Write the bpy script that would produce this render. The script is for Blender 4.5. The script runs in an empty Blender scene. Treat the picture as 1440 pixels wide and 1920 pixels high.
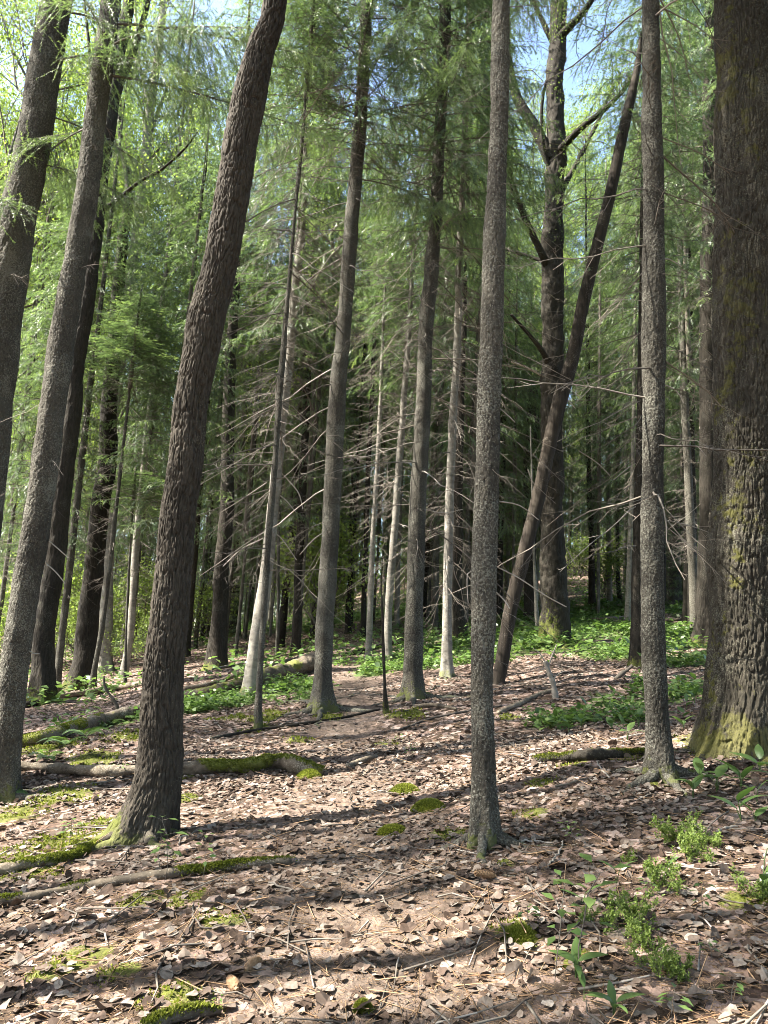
import bpy, math, random
import numpy as np
from mathutils import Vector, Matrix

# ------------------------------------------------------------------ camera
scene = bpy.context.scene
col = scene.collection
EYE = np.array([0.0, 0.0, 1.4])
PITCH, ROLL = math.radians(10.0), math.radians(3.0)
FPX = 1442.0                                   # focal length in photo pixels (1440 x 1920)
FWD = np.array([0.0, math.cos(PITCH), math.sin(PITCH)])
U0 = np.array([0.0, -math.sin(PITCH), math.cos(PITCH)])
X0 = np.array([1.0, 0.0, 0.0])
RGT = math.cos(ROLL) * X0 + math.sin(ROLL) * U0
UPV = math.cos(ROLL) * U0 - math.sin(ROLL) * X0
cam_data = bpy.data.cameras.new('camera')
cam = bpy.data.objects.new('camera', cam_data)
col.objects.link(cam)
M = Matrix.Identity(4)
for i in range(3):
    M[i][0], M[i][1], M[i][2], M[i][3] = RGT[i], UPV[i], -FWD[i], EYE[i]
cam.matrix_world = M
cam_data.sensor_fit = 'VERTICAL'
cam_data.angle = 2 * math.atan(960.0 / FPX)
cam_data.clip_start, cam_data.clip_end = 0.05, 2000.0
scene.camera = cam

# ------------------------------------------------------------------ light
SUN_DIR = np.array([-1.0, -0.12, 1.12])        # towards the sun: left of the view, slightly behind
SUN_DIR /= np.linalg.norm(SUN_DIR)
sun_el = math.asin(SUN_DIR[2])
sun_az = math.atan2(SUN_DIR[0], SUN_DIR[1])
world = bpy.data.worlds.new("World")
scene.world = world
world.use_nodes = True
wn, wl = world.node_tree.nodes, world.node_tree.links
wn.clear()
sky = wn.new('ShaderNodeTexSky')
sky.sky_type = 'NISHITA'
sky.sun_disc = False
sky.sun_elevation, sky.sun_rotation = sun_el, sun_az
sky.air_density, sky.dust_density, sky.ozone_density = 1.0, 1.8, 1.2
bg = wn.new('ShaderNodeBackground')
bg.inputs['Strength'].default_value = 0.105
wo = wn.new('ShaderNodeOutputWorld')
wl.new(sky.outputs[0], bg.inputs[0])
wl.new(bg.outputs[0], wo.inputs[0])
sd = bpy.data.lights.new('sun', 'SUN')
sd.energy, sd.angle, sd.color = 5.0, math.radians(0.5), (1.0, 0.94, 0.85)
sun = bpy.data.objects.new('sun', sd)
col.objects.link(sun)
sun.rotation_euler = Vector(SUN_DIR).to_track_quat('Z', 'Y').to_euler()
sun.location = (-20, -4, 30)

scene.view_settings.view_transform = 'Standard'
scene.view_settings.look = 'None'
scene.view_settings.exposure = 2.58
scene.view_settings.gamma = 1.0
cy = scene.cycles
cy.max_bounces, cy.diffuse_bounces, cy.glossy_bounces = 5, 3, 1
cy.transmission_bounces, cy.transparent_max_bounces = 3, 4
cy.use_adaptive_sampling = True
cy.adaptive_threshold = 0.015
cy.filter_width = 0.9
cy.use_denoising = True
cy.time_limit = 780
cy.caustics_reflective = cy.caustics_refractive = False
cy.sample_clamp_indirect = 6.0
scene.render.use_persistent_data = False

rng = np.random.default_rng(7)
random.seed(7)


# ------------------------------------------------------------------ noise
def _hash(ix, iy, iz, seed):
    h = (ix.astype(np.int64) * 374761393 + iy.astype(np.int64) * 668265263 + iz.astype(np.int64) * 2147483647 + seed * 1274126177) & 0xFFFFFFFF
    h = ((h ^ (h >> 13)) * 1274126177) & 0xFFFFFFFF
    h = ((h ^ (h >> 16)) * 2246822519) & 0xFFFFFFFF
    return ((h ^ (h >> 15)) & 0xFFFFFF) / float(0xFFFFFF)


def noise3(x, y, z, seed=0):
    """value noise in -1..1"""
    x, y, z = np.broadcast_arrays(np.asarray(x, float), np.asarray(y, float), np.asarray(z, float))
    ix, iy, iz = np.floor(x), np.floor(y), np.floor(z)
    fx, fy, fz = x - ix, y - iy, z - iz
    fx, fy, fz = (f * f * f * (f * (f * 6 - 15) + 10) for f in (fx, fy, fz))
    r = 0
    for dx in (0, 1):
        for dy in (0, 1):
            for dz in (0, 1):
                w = (fx if dx else 1 - fx) * (fy if dy else 1 - fy) * (fz if dz else 1 - fz)
                r = r + w * _hash(ix + dx, iy + dy, iz + dz, seed)
    return r * 2 - 1


def fbm2(x, y, seed=0, octv=3):
    a, s, f = 0.0, 1.0, 1.0
    for o in range(octv):
        a = a + s * noise3(x * f, y * f, 0.37 * o, seed + o)
        s, f = s * 0.5, f * 2.03
    return a


def smooth(a, b, x):
    t = np.clip((x - a) / (b - a), 0, 1)
    return t * t * (3 - 2 * t)


# ------------------------------------------------------------------ ground height and picture <-> place
def ground_z(x, y):
    x, y = np.asarray(x, float), np.asarray(y, float)
    xe, ye = 45 * np.tanh(x / 45), 70 * np.tanh(y / 70)
    z = 0.13 * xe + 0.06 * ye
    far = smooth(2, 12, np.hypot(x, y))
    yy = np.clip(y - 11, 0, 60)
    z = z + 0.0013 * yy ** 2 * smooth(-14, 7, x) + 0.0003 * yy ** 2
    z = z + (0.05 + 0.13 * far) * (fbm2(x * 0.33 + 5.2, y * 0.33, 11, 3) - fbm2(np.array(5.2), np.array(0.0), 11, 3))
    z = z + 0.025 * fbm2(x * 1.7, y * 1.7, 21, 3) + 0.008 * fbm2(x * 8.0, y * 8.0, 31, 2)
    return z


EYE[2] = float(ground_z(0.0, 0.0)) + 1.4
cam.location = EYE


def ray(px, py):
    d = RGT * (px - 720) / FPX + UPV * (960 - py) / FPX + FWD
    return d


def hit(px, py):
    d = ray(px, py)
    t = np.geomspace(1.5, 160, 3000)
    P = EYE[None] + t[:, None] * d[None]
    g = P[:, 2] - ground_z(P[:, 0], P[:, 1])
    k = np.argmax(g < 0) if (g < 0).any() else len(t) - 1
    p = P[k]
    return np.array([p[0], p[1], float(ground_z(p[0], p[1]))])


def at_y(px, py, Y):
    d = ray(px, py)
    return EYE + d * ((Y - EYE[1]) / d[1])


def depth_of(p):
    return float((np.asarray(p) - EYE) @ FWD)


def to_px(P):
    P = np.atleast_2d(P)
    v = P - EYE
    zc = np.maximum(v @ FWD, 1e-3)
    return np.stack([720 + FPX * (v @ RGT) / zc, 960 - FPX * (v @ UPV) / zc], 1)


# ------------------------------------------------------------------ mesh helpers
def mesh_from(name, V, faces, mats, attrs=None, smooth_shade=True, mat_idx=None):
    """faces: list of (n,k) int arrays"""
    me = bpy.data.meshes.new(name)
    V = np.asarray(V, np.float32)
    me.vertices.add(len(V))
    me.vertices.foreach_set('co', V.ravel())
    loops = np.concatenate([f.ravel() for f in faces]).astype(np.int32)
    sizes = np.concatenate([np.full(len(f), f.shape[1]) for f in faces])
    starts = (np.cumsum(sizes) - sizes).astype(np.int32)
    me.loops.add(len(loops))
    me.loops.foreach_set('vertex_index', loops)
    me.polygons.add(len(sizes))
    me.polygons.foreach_set('loop_start', starts)
    me.polygons.foreach_set('use_smooth', np.full(len(sizes), smooth_shade))
    for m in (mats if isinstance(mats, (list, tuple)) else [mats]):
        me.materials.append(m)
    if mat_idx is not None:
        me.polygons.foreach_set('material_index', np.asarray(mat_idx, np.int32))
    for k, a in (attrs or {}).items():
        at = me.attributes.new(k, 'FLOAT', 'POINT')
        at.data.foreach_set('value', np.asarray(a, np.float32))
    me.update(calc_edges=True)
    return me


def link(name, me, parent=None, loc=None):
    o = bpy.data.objects.new(name, me)
    col.objects.link(o)
    if parent is not None:
        o.parent = parent
    if loc is not None:
        o.location = loc
    return o


def tag(o, label=None, cat=None, group=None, kind=None):
    if label: o['label'] = label
    if cat: o['category'] = cat
    if group: o['group'] = group
    if kind: o['kind'] = kind
    return o


def thing(name, label, cat, loc=(0, 0, 0), group=None):
    o = bpy.data.objects.new(name, None)
    o.empty_display_size = 0.2
    col.objects.link(o)
    o.location = loc
    return tag(o, label, cat, group)


def unit(v):
    v = np.asarray(v, float)
    return v / np.maximum(np.linalg.norm(v, axis=-1, keepdims=True), 1e-9)


class Geo:
    """collects vertices and faces with one float 'tint' per vertex"""
    def __init__(s, seg=0.042, wid=0.033):
        s.seg, s.wid = seg, wid
        s.V, s.F, s.T, s.I, s.n = [], [], [], [], 0

    def add(s, V, F, tint=0.5, mi=0):
        V = np.asarray(V, float).reshape(-1, 3)
        F = np.asarray(F, int)
        s.V.append(V); s.F.append(F + s.n)
        s.T.append(np.broadcast_to(np.asarray(tint, float), (len(V),)))
        s.I.append(np.full(len(F), mi))
        s.n += len(V)

    def mesh(s, name, mats, smooth_shade=True):
        return mesh_from(name, np.concatenate(s.V), s.F, mats, {'tint': np.concatenate(s.T)}, smooth_shade, np.concatenate(s.I))

    def sticks(s, P0, P1, r0, r1, tint=0.5, mi=0):
        P0, P1 = np.atleast_2d(P0), np.atleast_2d(P1)
        n = len(P0)
        if n == 0: return
        d = unit(P1 - P0)
        ref = np.where(np.abs(d[:, 2:3]) > 0.9, [[1.0, 0, 0]], [[0, 0, 1.0]])
        a = unit(np.cross(d, ref)); b = np.cross(d, a)
        r0, r1 = np.broadcast_to(r0, (n,))[:, None], np.broadcast_to(r1, (n,))[:, None]
        Vs = []
        for P, r in ((P0, r0), (P1, r1)):
            for k in range(3):
                an = 2 * math.pi * k / 3
                Vs.append(P + r * (math.cos(an) * a + math.sin(an) * b))
        V = np.stack(Vs, 1).reshape(-1, 3)
        base = np.arange(n)[:, None, None] * 6
        F = base + np.array([[0, 1, 4, 3], [1, 2, 5, 4], [2, 0, 3, 5]])[None]
        t = np.broadcast_to(tint, (n,)).repeat(6)
        s.add(V, F.reshape(-1, 4), t, mi)

    def tube(s, P, R, n=6, tint=0.5, mi=0, cap=True):
        V, F = tube_geo(P, R, n)
        s.add(V, F, tint, mi)
        if cap:
            m = len(V)
            s.add(np.concatenate([V[-n:], [P[-1]]]), np.array([[k, (k + 1) % n, n] for k in range(n)]), tint, mi)
            s.add(np.concatenate([V[:n], [P[0]]]), np.array([[(k + 1) % n, k, n] for k in range(n)]), tint, mi)

    def leaves(s, P, D, N, L, W, tint=0.5, mi=0):
        """folded diamond leaves: P base, D direction, N normal"""
        n = len(P)
        if n == 0: return
        S = unit(np.cross(D, N)); N = np.cross(S, D)
        L, W = np.broadcast_to(L, (n,))[:, None], np.broadcast_to(W, (n,))[:, None]
        V = np.stack([P, P + D * L * .45 + S * W * .5 + N * W * .12, P + D * L - N * L * .06, P + D * L * .45 - S * W * .5 + N * W * .12], 1)
        F = np.arange(n)[:, None] * 4 + np.arange(4)[None]
        s.add(V.reshape(-1, 3), F, np.broadcast_to(tint, (n,)).repeat(4), mi)

    def needles(s, P, D, L, tint=0.5, mi=0):
        """fish-bone tufts of needles along straight twigs"""
        n = len(P)
        if n == 0: return
        seg, wid = s.seg, s.wid
        L = np.broadcast_to(L, (n,))
        k = np.maximum(1, np.ceil(L / seg)).astype(int)
        idx = np.repeat(np.arange(n), k)
        j = np.arange(len(idx)) - np.repeat(np.cumsum(k) - k, k)
        frac = j / k[idx]
        roll = rng.normal(0, 0.5, n)
        ref = np.where(np.abs(D[:, 2:3]) > 0.85, unit(np.stack([np.cos(roll * 3), np.sin(roll * 3), 0 * roll], 1)), [[0, 0, 1.0]])
        S = unit(np.cross(D, ref)); N = np.cross(S, D)
        S = S * np.cos(roll)[:, None] + N * np.sin(roll)[:, None]
        p = P[idx] + D[idx] * (L[idx] * frac)[:, None]
        d, sv = D[idx], S[idx]
        m = len(idx)
        step = (L / k)[idx][:, None]
        w = (wid * (1.05 - 0.5 * frac))[:, None]
        tri = []
        for sg in (1, -1):
            jit = rng.normal(0, 0.007, (m, 3))
            tri.append(np.stack([p, p + d * step * 0.6, p + d * (step * 0.3 + w * 1.15) + sg * sv * w * 0.95 + jit], 1))
        V = np.concatenate(tri, 0).reshape(-1, 3)
        F = np.arange(len(V)).reshape(-1, 3)
        t = np.broadcast_to(tint, (n,))[idx]
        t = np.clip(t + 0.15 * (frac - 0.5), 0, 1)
        s.add(V, F, np.concatenate([t, t]).repeat(3), mi)


def frames(P):
    P = np.asarray(P, float)
    T = unit(np.gradient(P, axis=0))
    A = np.empty_like(P)
    ref = np.array([0.0, 1.0, 0.0]) if abs(T[0][1]) < 0.9 else np.array([0, 0, 1.0])
    a = ref - T[0] * (ref @ T[0])
    for i in range(len(P)):
        a = a - T[i] * (a @ T[i]); a = a / np.linalg.norm(a)
        A[i] = a
    return T, A, np.cross(T, A)


def tube_geo(P, R, n=8):
    P = np.asarray(P, float); R = np.broadcast_to(np.asarray(R, float), (len(P),))
    T, A, B = frames(P)
    th = np.linspace(0, 2 * math.pi, n, endpoint=False)
    V = P[:, None] + R[:, None, None] * (np.cos(th)[None, :, None] * A[:, None] + np.sin(th)[None, :, None] * B[:, None])
    m = len(P)
    i, k = np.meshgrid(np.arange(m - 1), np.arange(n), indexing='ij')
    F = np.stack([i * n + k, i * n + (k + 1) % n, (i + 1) * n + (k + 1) % n, (i + 1) * n + k], -1).reshape(-1, 4)
    return V.reshape(-1, 3), F


def spline(P, step):
    """Catmull-Rom through P (rows may hold extra channels), resampled at about 'step' along xyz"""
    P = np.asarray(P, float)
    Q = np.concatenate([[2 * P[0] - P[1]], P, [2 * P[-1] - P[-2]]])
    out = []
    for i in range(1, len(Q) - 2):
        L = np.linalg.norm((Q[i + 1] - Q[i])[:3])
        m = max(1, int(round(L / step)))
        t = np.linspace(0, 1, m, endpoint=False)[:, None]
        a, b, c, d = Q[i - 1], Q[i], Q[i + 1], Q[i + 2]
        out.append(0.5 * (2 * b + (c - a) * t + (2 * a - 5 * b + 4 * c - d) * t ** 2 + (3 * b - a - 3 * c + d) * t ** 3))
    out.append(P[-1:])
    return np.concatenate(out)


# ------------------------------------------------------------------ materials
def new_mat(name):
    m = bpy.data.materials.new(name)
    m.use_nodes = True
    nt = m.node_tree
    nt.nodes.clear()
    return m, nt


def nd(nt, typ, **kw):
    n = nt.nodes.new(typ)
    for k, v in kw.items():
        if hasattr(n, k):
            setattr(n, k, v)
        else:
            n.inputs[k].default_value = v
    return n


def ramp(nt, fac, stops):
    r = nt.nodes.new('ShaderNodeValToRGB')
    e = r.color_ramp.elements
    while len(e) < len(stops): e.new(0.5)
    for el, (p, c) in zip(e, stops):
        el.position = p
        el.color = (c[0], c[1], c[2], 1) if hasattr(c, '__len__') else (c, c, c, 1)
    nt.links.new(fac, r.inputs[0])
    return r.outputs[0]


def mixc(nt, fac, a, b, mode='MIX'):
    m = nt.nodes.new('ShaderNodeMix')
    m.data_type, m.blend_type = 'RGBA', mode
    for s, v in ((m.inputs[0], fac), (m.inputs[6], a), (m.inputs[7], b)):
        if hasattr(v, 'links'): nt.links.new(v, s)
        elif hasattr(v, '__len__'): s.default_value = (v[0], v[1], v[2], 1)
        else: s.default_value = v
    return m.outputs[2]


def math_n(nt, op, a, b=0.0, clamp=False):
    m = nt.nodes.new('ShaderNodeMath')
    m.operation, m.use_clamp = op, clamp
    for s, v in ((m.inputs[0], a), (m.inputs[1], b)):
        if hasattr(v, 'links'): nt.links.new(v, s)
        else: s.default_value = v
    return m.outputs[0]


def coords(nt, scale=(1, 1, 1), src='Object'):
    tc = nt.nodes.new('ShaderNodeTexCoord')
    mp = nt.nodes.new('ShaderNodeMapping')
    mp.inputs['Scale'].default_value = scale
    nt.links.new(tc.outputs[src], mp.inputs[0])
    return mp.outputs[0]


def noise(nt, vec, scale, detail=3.0, rough=0.55):
    n = nt.nodes.new('ShaderNodeTexNoise')
    n.inputs['Scale'].default_value, n.inputs['Detail'].default_value, n.inputs['Roughness'].default_value = scale, detail, rough
    nt.links.new(vec, n.inputs['Vector'])
    return n.outputs[0]


def attr(nt, name):
    a = nt.nodes.new('ShaderNodeAttribute')
    a.attribute_name = name
    return a.outputs['Fac']


def finish(nt, color, rough=0.85, bump=None, bump_str=0.5, bump_dist=0.01, spec=0.25, trans=0.0, trans_col=None):
    p = nt.nodes.new('ShaderNodeBsdfPrincipled')
    p.inputs['Roughness'].default_value = rough
    p.inputs['Specular IOR Level'].default_value = spec
    nt.links.new(color, p.inputs['Base Color'])
    if bump is not None:
        b = nt.nodes.new('ShaderNodeBump')
        b.inputs['Strength'].default_value, b.inputs['Distance'].default_value = bump_str, bump_dist
        nt.links.new(bump, b.inputs['Height'])
        nt.links.new(b.outputs[0], p.inputs['Normal'])
    out = nt.nodes.new('ShaderNodeOutputMaterial')
    sh = p.outputs[0]
    if trans > 0:
        t = nt.nodes.new('ShaderNodeBsdfTranslucent')
        nt.links.new(trans_col or color, t.inputs[0])
        mx = nt.nodes.new('ShaderNodeMixShader')
        mx.inputs[0].default_value = trans
        nt.links.new(sh, mx.inputs[1]); nt.links.new(t.outputs[0], mx.inputs[2])
        sh = mx.outputs[0]
    nt.links.new(sh, out.inputs[0])


def obj_random(nt):
    return nt.nodes.new('ShaderNodeObjectInfo').outputs['Random']


def bark_mat(name, dark, light, zs, scale, lichen, lichen_col, bump_d, moss_col=(0.085, 0.095, 0.018)):
    m, nt = new_mat(name)
    v = coords(nt, (1, 1, zs))
    n1 = noise(nt, v, scale, 5, 0.65)
    n2 = noise(nt, coords(nt), 2.2, 3)
    vo = nt.nodes.new('ShaderNodeTexVoronoi')
    vo.inputs['Scale'].default_value = scale * 0.75
    nt.links.new(v, vo.inputs['Vector'])
    h = math_n(nt, 'ADD', n1, math_n(nt, 'MULTIPLY', vo.outputs['Distance'], 0.5))
    c = ramp(nt, h, [(0.4, dark), (0.95, light)])
    c = mixc(nt, ramp(nt, n2, [(0.35, 0.0), (0.7, 0.5)]), c, (light[0] * 0.75, light[1] * 0.78, light[2] * 0.8))
    ln = noise(nt, coords(nt), 85.0, 3, 0.6)
    lm = noise(nt, coords(nt), 3.1, 2, 0.5)
    lf = math_n(nt, 'ADD', ln, math_n(nt, 'MULTIPLY', lm, 0.5))
    c = mixc(nt, ramp(nt, lf, [(0.9 - lichen * 0.2, 0.0), (0.98 - lichen * 0.2, 0.75)]), c, lichen_col)
    mo = math_n(nt, 'ADD', attr(nt, 'moss'), math_n(nt, 'MULTIPLY', math_n(nt, 'SUBTRACT', noise(nt, coords(nt), 16, 4, 0.7), 0.5), 1.5))
    mossc = mixc(nt, noise(nt, coords(nt), 60, 2), (moss_col[0] * 0.55, moss_col[1] * 0.6, moss_col[2]), (moss_col[0] * 1.7, moss_col[1] * 1.7, moss_col[2] * 1.4))
    c = mixc(nt, ramp(nt, mo, [(0.45, 0.0), (0.62, 0.85)]), c, mossc)
    bv = noise(nt, coords(nt, (1, 1, 0.5)), 1.3, 4, 0.65)
    c = mixc(nt, ramp(nt, bv, [(0.45, 0.0), (0.68, 0.55)]), c, (light[0] * 1.25, light[1] * 1.28, light[2] * 1.25))
    c = mixc(nt, ramp(nt, bv, [(0.3, 0.55), (0.46, 0.0)]), c, (dark[0] * 1.6, dark[1] * 1.6, dark[2] * 1.6))
    rv = math_n(nt, 'ADD', math_n(nt, 'MULTIPLY', obj_random(nt), 0.4), 0.8)
    hs = nt.nodes.new('ShaderNodeHueSaturation')
    nt.links.new(rv, hs.inputs['Value']); nt.links.new(c, hs.inputs['Color'])
    finish(nt, hs.outputs[0], 0.9, h, 0.9, bump_d, 0.15)
    return m


BARK_SPRUCE = bark_mat('spruce_bark', (0.013, 0.0115, 0.0092), (0.075, 0.068, 0.054), 0.75, 60, 0.62, (0.18, 0.177, 0.143), 0.018)
BARK_ASPEN = bark_mat('aspen_bark', (0.0115, 0.0095, 0.0072), (0.072, 0.061, 0.047), 0.3, 60, 0.05, (0.17, 0.155, 0.12), 0.012)
BARK_OLD = bark_mat('old_aspen_bark', (0.011, 0.0092, 0.0068), (0.064, 0.056, 0.042), 0.4, 48, 0.45, (0.155, 0.15, 0.11), 0.016, (0.085, 0.080, 0.020))
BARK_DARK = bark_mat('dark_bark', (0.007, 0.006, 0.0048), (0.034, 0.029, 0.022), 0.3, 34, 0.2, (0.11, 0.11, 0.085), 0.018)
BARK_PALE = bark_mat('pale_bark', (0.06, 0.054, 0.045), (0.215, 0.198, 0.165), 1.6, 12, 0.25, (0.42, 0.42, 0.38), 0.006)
BARK_RED = bark_mat('snag_bark', (0.007, 0.006, 0.005), (0.042, 0.034, 0.026), 0.12, 30, 0.1, (0.25, 0.22, 0.18), 0.012)
BARK_LOG = bark_mat('log_bark', (0.036, 0.028, 0.020), (0.155, 0.125, 0.092), 1.0, 26, 0.3, (0.34, 0.31, 0.24), 0.008, (0.12, 0.135, 0.02))


def tint_mat(name, stops, rough=0.6, trans=0.35, spec=0.3, rand=0.25, trans_boost=(1.35, 1.5, 0.85)):
    m, nt = new_mat(name)
    c = ramp(nt, attr(nt, 'tint'), stops)
    hs = nt.nodes.new('ShaderNodeHueSaturation')
    rv = math_n(nt, 'ADD', math_n(nt, 'MULTIPLY', obj_random(nt), rand), 1 - rand / 2)
    nt.links.new(rv, hs.inputs['Value']); nt.links.new(c, hs.inputs['Color'])
    tcol = mixc(nt, 1.0, hs.outputs[0], trans_boost, 'MULTIPLY')
    finish(nt, hs.outputs[0], rough, spec=spec, trans=trans, trans_col=tcol)
    return m


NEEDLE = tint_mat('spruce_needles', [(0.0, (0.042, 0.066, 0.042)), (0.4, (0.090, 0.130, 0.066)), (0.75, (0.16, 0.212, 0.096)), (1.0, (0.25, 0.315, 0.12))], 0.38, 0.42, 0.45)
LEAF = tint_mat('spring_leaves', [(0.0, (0.095, 0.14, 0.036)), (0.5, (0.18, 0.24, 0.06)), (1.0, (0.28, 0.345, 0.10))], 0.5, 0.45)
HERB = tint_mat('herb_leaves', [(0.0, (0.040, 0.078, 0.024)), (0.5, (0.082, 0.140, 0.040)), (1.0, (0.15, 0.215, 0.065))], 0.42, 0.35, 0.4)
TWIG = tint_mat('dead_twigs', [(0.0, (0.055, 0.045, 0.036)), (0.5, (0.14, 0.122, 0.098)), (1.0, (0.38, 0.34, 0.29))], 0.85, 0.0)
MOSS = tint_mat('moss', [(0.0, (0.05, 0.06, 0.012)), (0.5, (0.115, 0.13, 0.02)), (1.0, (0.23, 0.245, 0.045))], 0.9, 0.3, 0.1)
FLOWER = tint_mat('white_petals', [(0.0, (0.7, 0.72, 0.66)), (1.0, (0.8, 0.8, 0.76))], 0.6, 0.3)
CUTWOOD = tint_mat('broken_wood', [(0.0, (0.16, 0.09, 0.045)), (1.0, (0.42, 0.29, 0.17))], 0.85, 0.0)


def litter_mat():
    m, nt = new_mat('dry_leaves')
    c = ramp(nt, attr(nt, 'tint'), [(0.0, (0.028, 0.018, 0.012)), (0.25, (0.070, 0.050, 0.038)), (0.6, (0.158, 0.130, 0.105)), (0.9, (0.268, 0.235, 0.198)), (1.0, (0.37, 0.325, 0.275))])
    g = nt.nodes.new('ShaderNodeNewGeometry')
    mp = nt.nodes.new('ShaderNodeMapping')
    nt.links.new(g.outputs['Position'], mp.inputs[0])
    n = noise(nt, mp.outputs[0], 60, 4, 0.6)
    c = mixc(nt, ramp(nt, n, [(0.35, 0.55), (0.65, 0.0)]), c, (0.10, 0.065, 0.045))
    finish(nt, c, 0.8, n, 0.4, 0.004, 0.2, 0.12)
    return m


LITTER = litter_mat()


def ground_mat():
    m, nt = new_mat('forest_floor')
    v = coords(nt)
    big = noise(nt, v, 1.1, 4, 0.6)
    fine = noise(nt, v, 38, 4, 0.7)
    vo = nt.nodes.new('ShaderNodeTexVoronoi')
    vo.inputs['Scale'].default_value, vo.inputs['Randomness'].default_value = 17, 1.0
    wv = nt.nodes.new('ShaderNodeVectorMath'); wv.operation = 'ADD'
    nz = nt.nodes.new('ShaderNodeTexNoise'); nz.inputs['Scale'].default_value = 9
    nt.links.new(v, nz.inputs['Vector'])
    sc = nt.nodes.new('ShaderNodeVectorMath'); sc.operation = 'SCALE'; sc.inputs['Scale'].default_value = 0.12
    nt.links.new(nz.outputs['Color'], sc.inputs[0])
    nt.links.new(v, wv.inputs[0]); nt.links.new(sc.outputs[0], wv.inputs[1])
    nt.links.new(wv.outputs[0], vo.inputs['Vector'])
    sep = nt.nodes.new('ShaderNodeSeparateColor')
    nt.links.new(vo.outputs['Color'], sep.inputs[0])
    duff = ramp(nt, fine, [(0.3, (0.018, 0.012, 0.008)), (0.55, (0.058, 0.040, 0.027)), (0.75, (0.135, 0.102, 0.075))])
    leafc = ramp(nt, sep.outputs[0], [(0.0, (0.06, 0.038, 0.028)), (0.4, (0.16, 0.11, 0.085)), (0.75, (0.27, 0.195, 0.16)), (1.0, (0.36, 0.28, 0.24))])
    leafm = math_n(nt, 'MULTIPLY', ramp(nt, sep.outputs[1], [(0.35, 0.0), (0.4, 1.0)]), math_n(nt, 'SUBTRACT', 1.0, math_n(nt, 'MULTIPLY', attr(nt, 'path'), 0.55)))
    c = mixc(nt, leafm, duff, leafc)
    pathc = ramp(nt, noise(nt, v, 24, 5, 0.7), [(0.3, (0.07, 0.050, 0.038)), (0.7, (0.24, 0.19, 0.152))])
    c = mixc(nt, math_n(nt, 'MULTIPLY', attr(nt, 'path'), 0.65), c, pathc)
    c = mixc(nt, ramp(nt, big, [(0.3, 0.35), (0.6, 0.0)]), c, (0.06, 0.042, 0.028))
    mo = math_n(nt, 'ADD', attr(nt, 'moss'), math_n(nt, 'MULTIPLY', math_n(nt, 'SUBTRACT', noise(nt, v, 7, 5, 0.75), 0.5), 1.6))
    mossc = ramp(nt, noise(nt, v, 55, 3, 0.7), [(0.3, (0.04, 0.048, 0.010)), (0.6, (0.10, 0.112, 0.02)), (0.8, (0.16, 0.17, 0.036))])
    c = mixc(nt, ramp(nt, mo, [(0.5, 0.0), (0.66, 0.9)]), c, mossc)
    gr = math_n(nt, 'ADD', attr(nt, 'green'), math_n(nt, 'MULTIPLY', math_n(nt, 'SUBTRACT', noise(nt, v, 4, 4, 0.7), 0.5), 1.4))
    grc = ramp(nt, noise(nt, v, 21, 4, 0.7), [(0.3, (0.03, 0.055, 0.014)), (0.7, (0.10, 0.17, 0.035))])
    c = mixc(nt, ramp(nt, gr, [(0.55, 0.0), (0.75, 0.85)]), c, grc)
    hgt = math_n(nt, 'ADD', fine, math_n(nt, 'MULTIPLY', vo.outputs['Distance'], 0.9))
    finish(nt, c, 0.92, hgt, 0.8, 0.02, 0.12)
    return m


GROUND = ground_mat()

# ------------------------------------------------------------------ ground sheet
# patches given as (px, py, radius in metres) where the photo shows them
MOSS_AT = [(60, 1600, .35), (110, 1575, .3), (160, 1585, .3), (40, 1640, .3), (345, 1500, .18), (200, 1545, .3), (350, 1690, .15), (420, 1722, .16),
           (160, 1795, .15), (90, 1400, .5), (180, 1425, .4), (120, 1490, .35), (480, 1372, .3), (560, 1385, .25), (390, 1440, .25), (330, 1885, .16), (690, 1880, .05), (500, 1345, .4), (20, 1530, .4),
           (965, 1750, .13), (985, 1765, .1), (1000, 1530, .15), (840, 1565, .15), (1090, 1425, .3), (1200, 1420, .2), (1010, 1470, .15), (760, 1340, .35),
           (720, 1395, .2), (950, 1345, .2), (1020, 1215, .8), (1080, 1800, .08), (950, 1625, .07), (1240, 1470, .2), (620, 1340, .3), (250, 1380, .5), (430, 1345, .4), (330, 1455, .3),
           (690, 1240, .5), (730, 1235, .5), (1340, 1395, .4), (230, 1830, .12), (90, 1830, .1), (270, 1690, .15), (1400, 1690, .15), (560, 1255, .9)]
GREEN_AT = [(1090, 1215, 1.2), (1140, 1225, 1.2), (1230, 1215, 1.2), (1060, 1180, 2.5), (400, 1325, .5), (560, 1310, .5), (150, 1370, .5), (700, 1260, .6), (900, 1240, .7), (950, 1225, .8), (1160, 1350, .4), (1040, 1365, .4), (440, 1310, .9), (520, 1300, .8), (580, 1290, .7), (380, 1320, .6), (240, 1350, .6), (1120, 1190, 2.2), (1200, 1180, 2.0), (1280, 1190, 2.0), (1290, 1240, 1.2),
            (1100, 1150, 4), (1200, 1140, 4), (850, 1220, 1.5), (900, 1200, 2), (970, 1210, 1.5), (240, 1205, 4), (180, 1190, 5), (320, 1185, 5), (1170, 1310, .6), (1290, 1300, .9), (300, 1340, .5), (740, 1240, 1.2), (820, 1250, .8),
            (100, 1180, 6), (700, 1155, 7), (1000, 1150, 5), (1390, 1180, 2.5), (450, 1180, 4)]
PATH_AT = [(720, 1915, .55), (690, 1780, .5), (660, 1650, .5), (650, 1560, .5), (640, 1490, .5), (630, 1430, .5), (625, 1390, .5), (640, 1350, .5), (655, 1310, .55), (665, 1280, .55), (680, 1255, .6), (700, 1235, .7), (720, 1215, .9)]


def blobs(lst):
    return [(hit(a, b)[:2], r) for a, b, r in lst]


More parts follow.
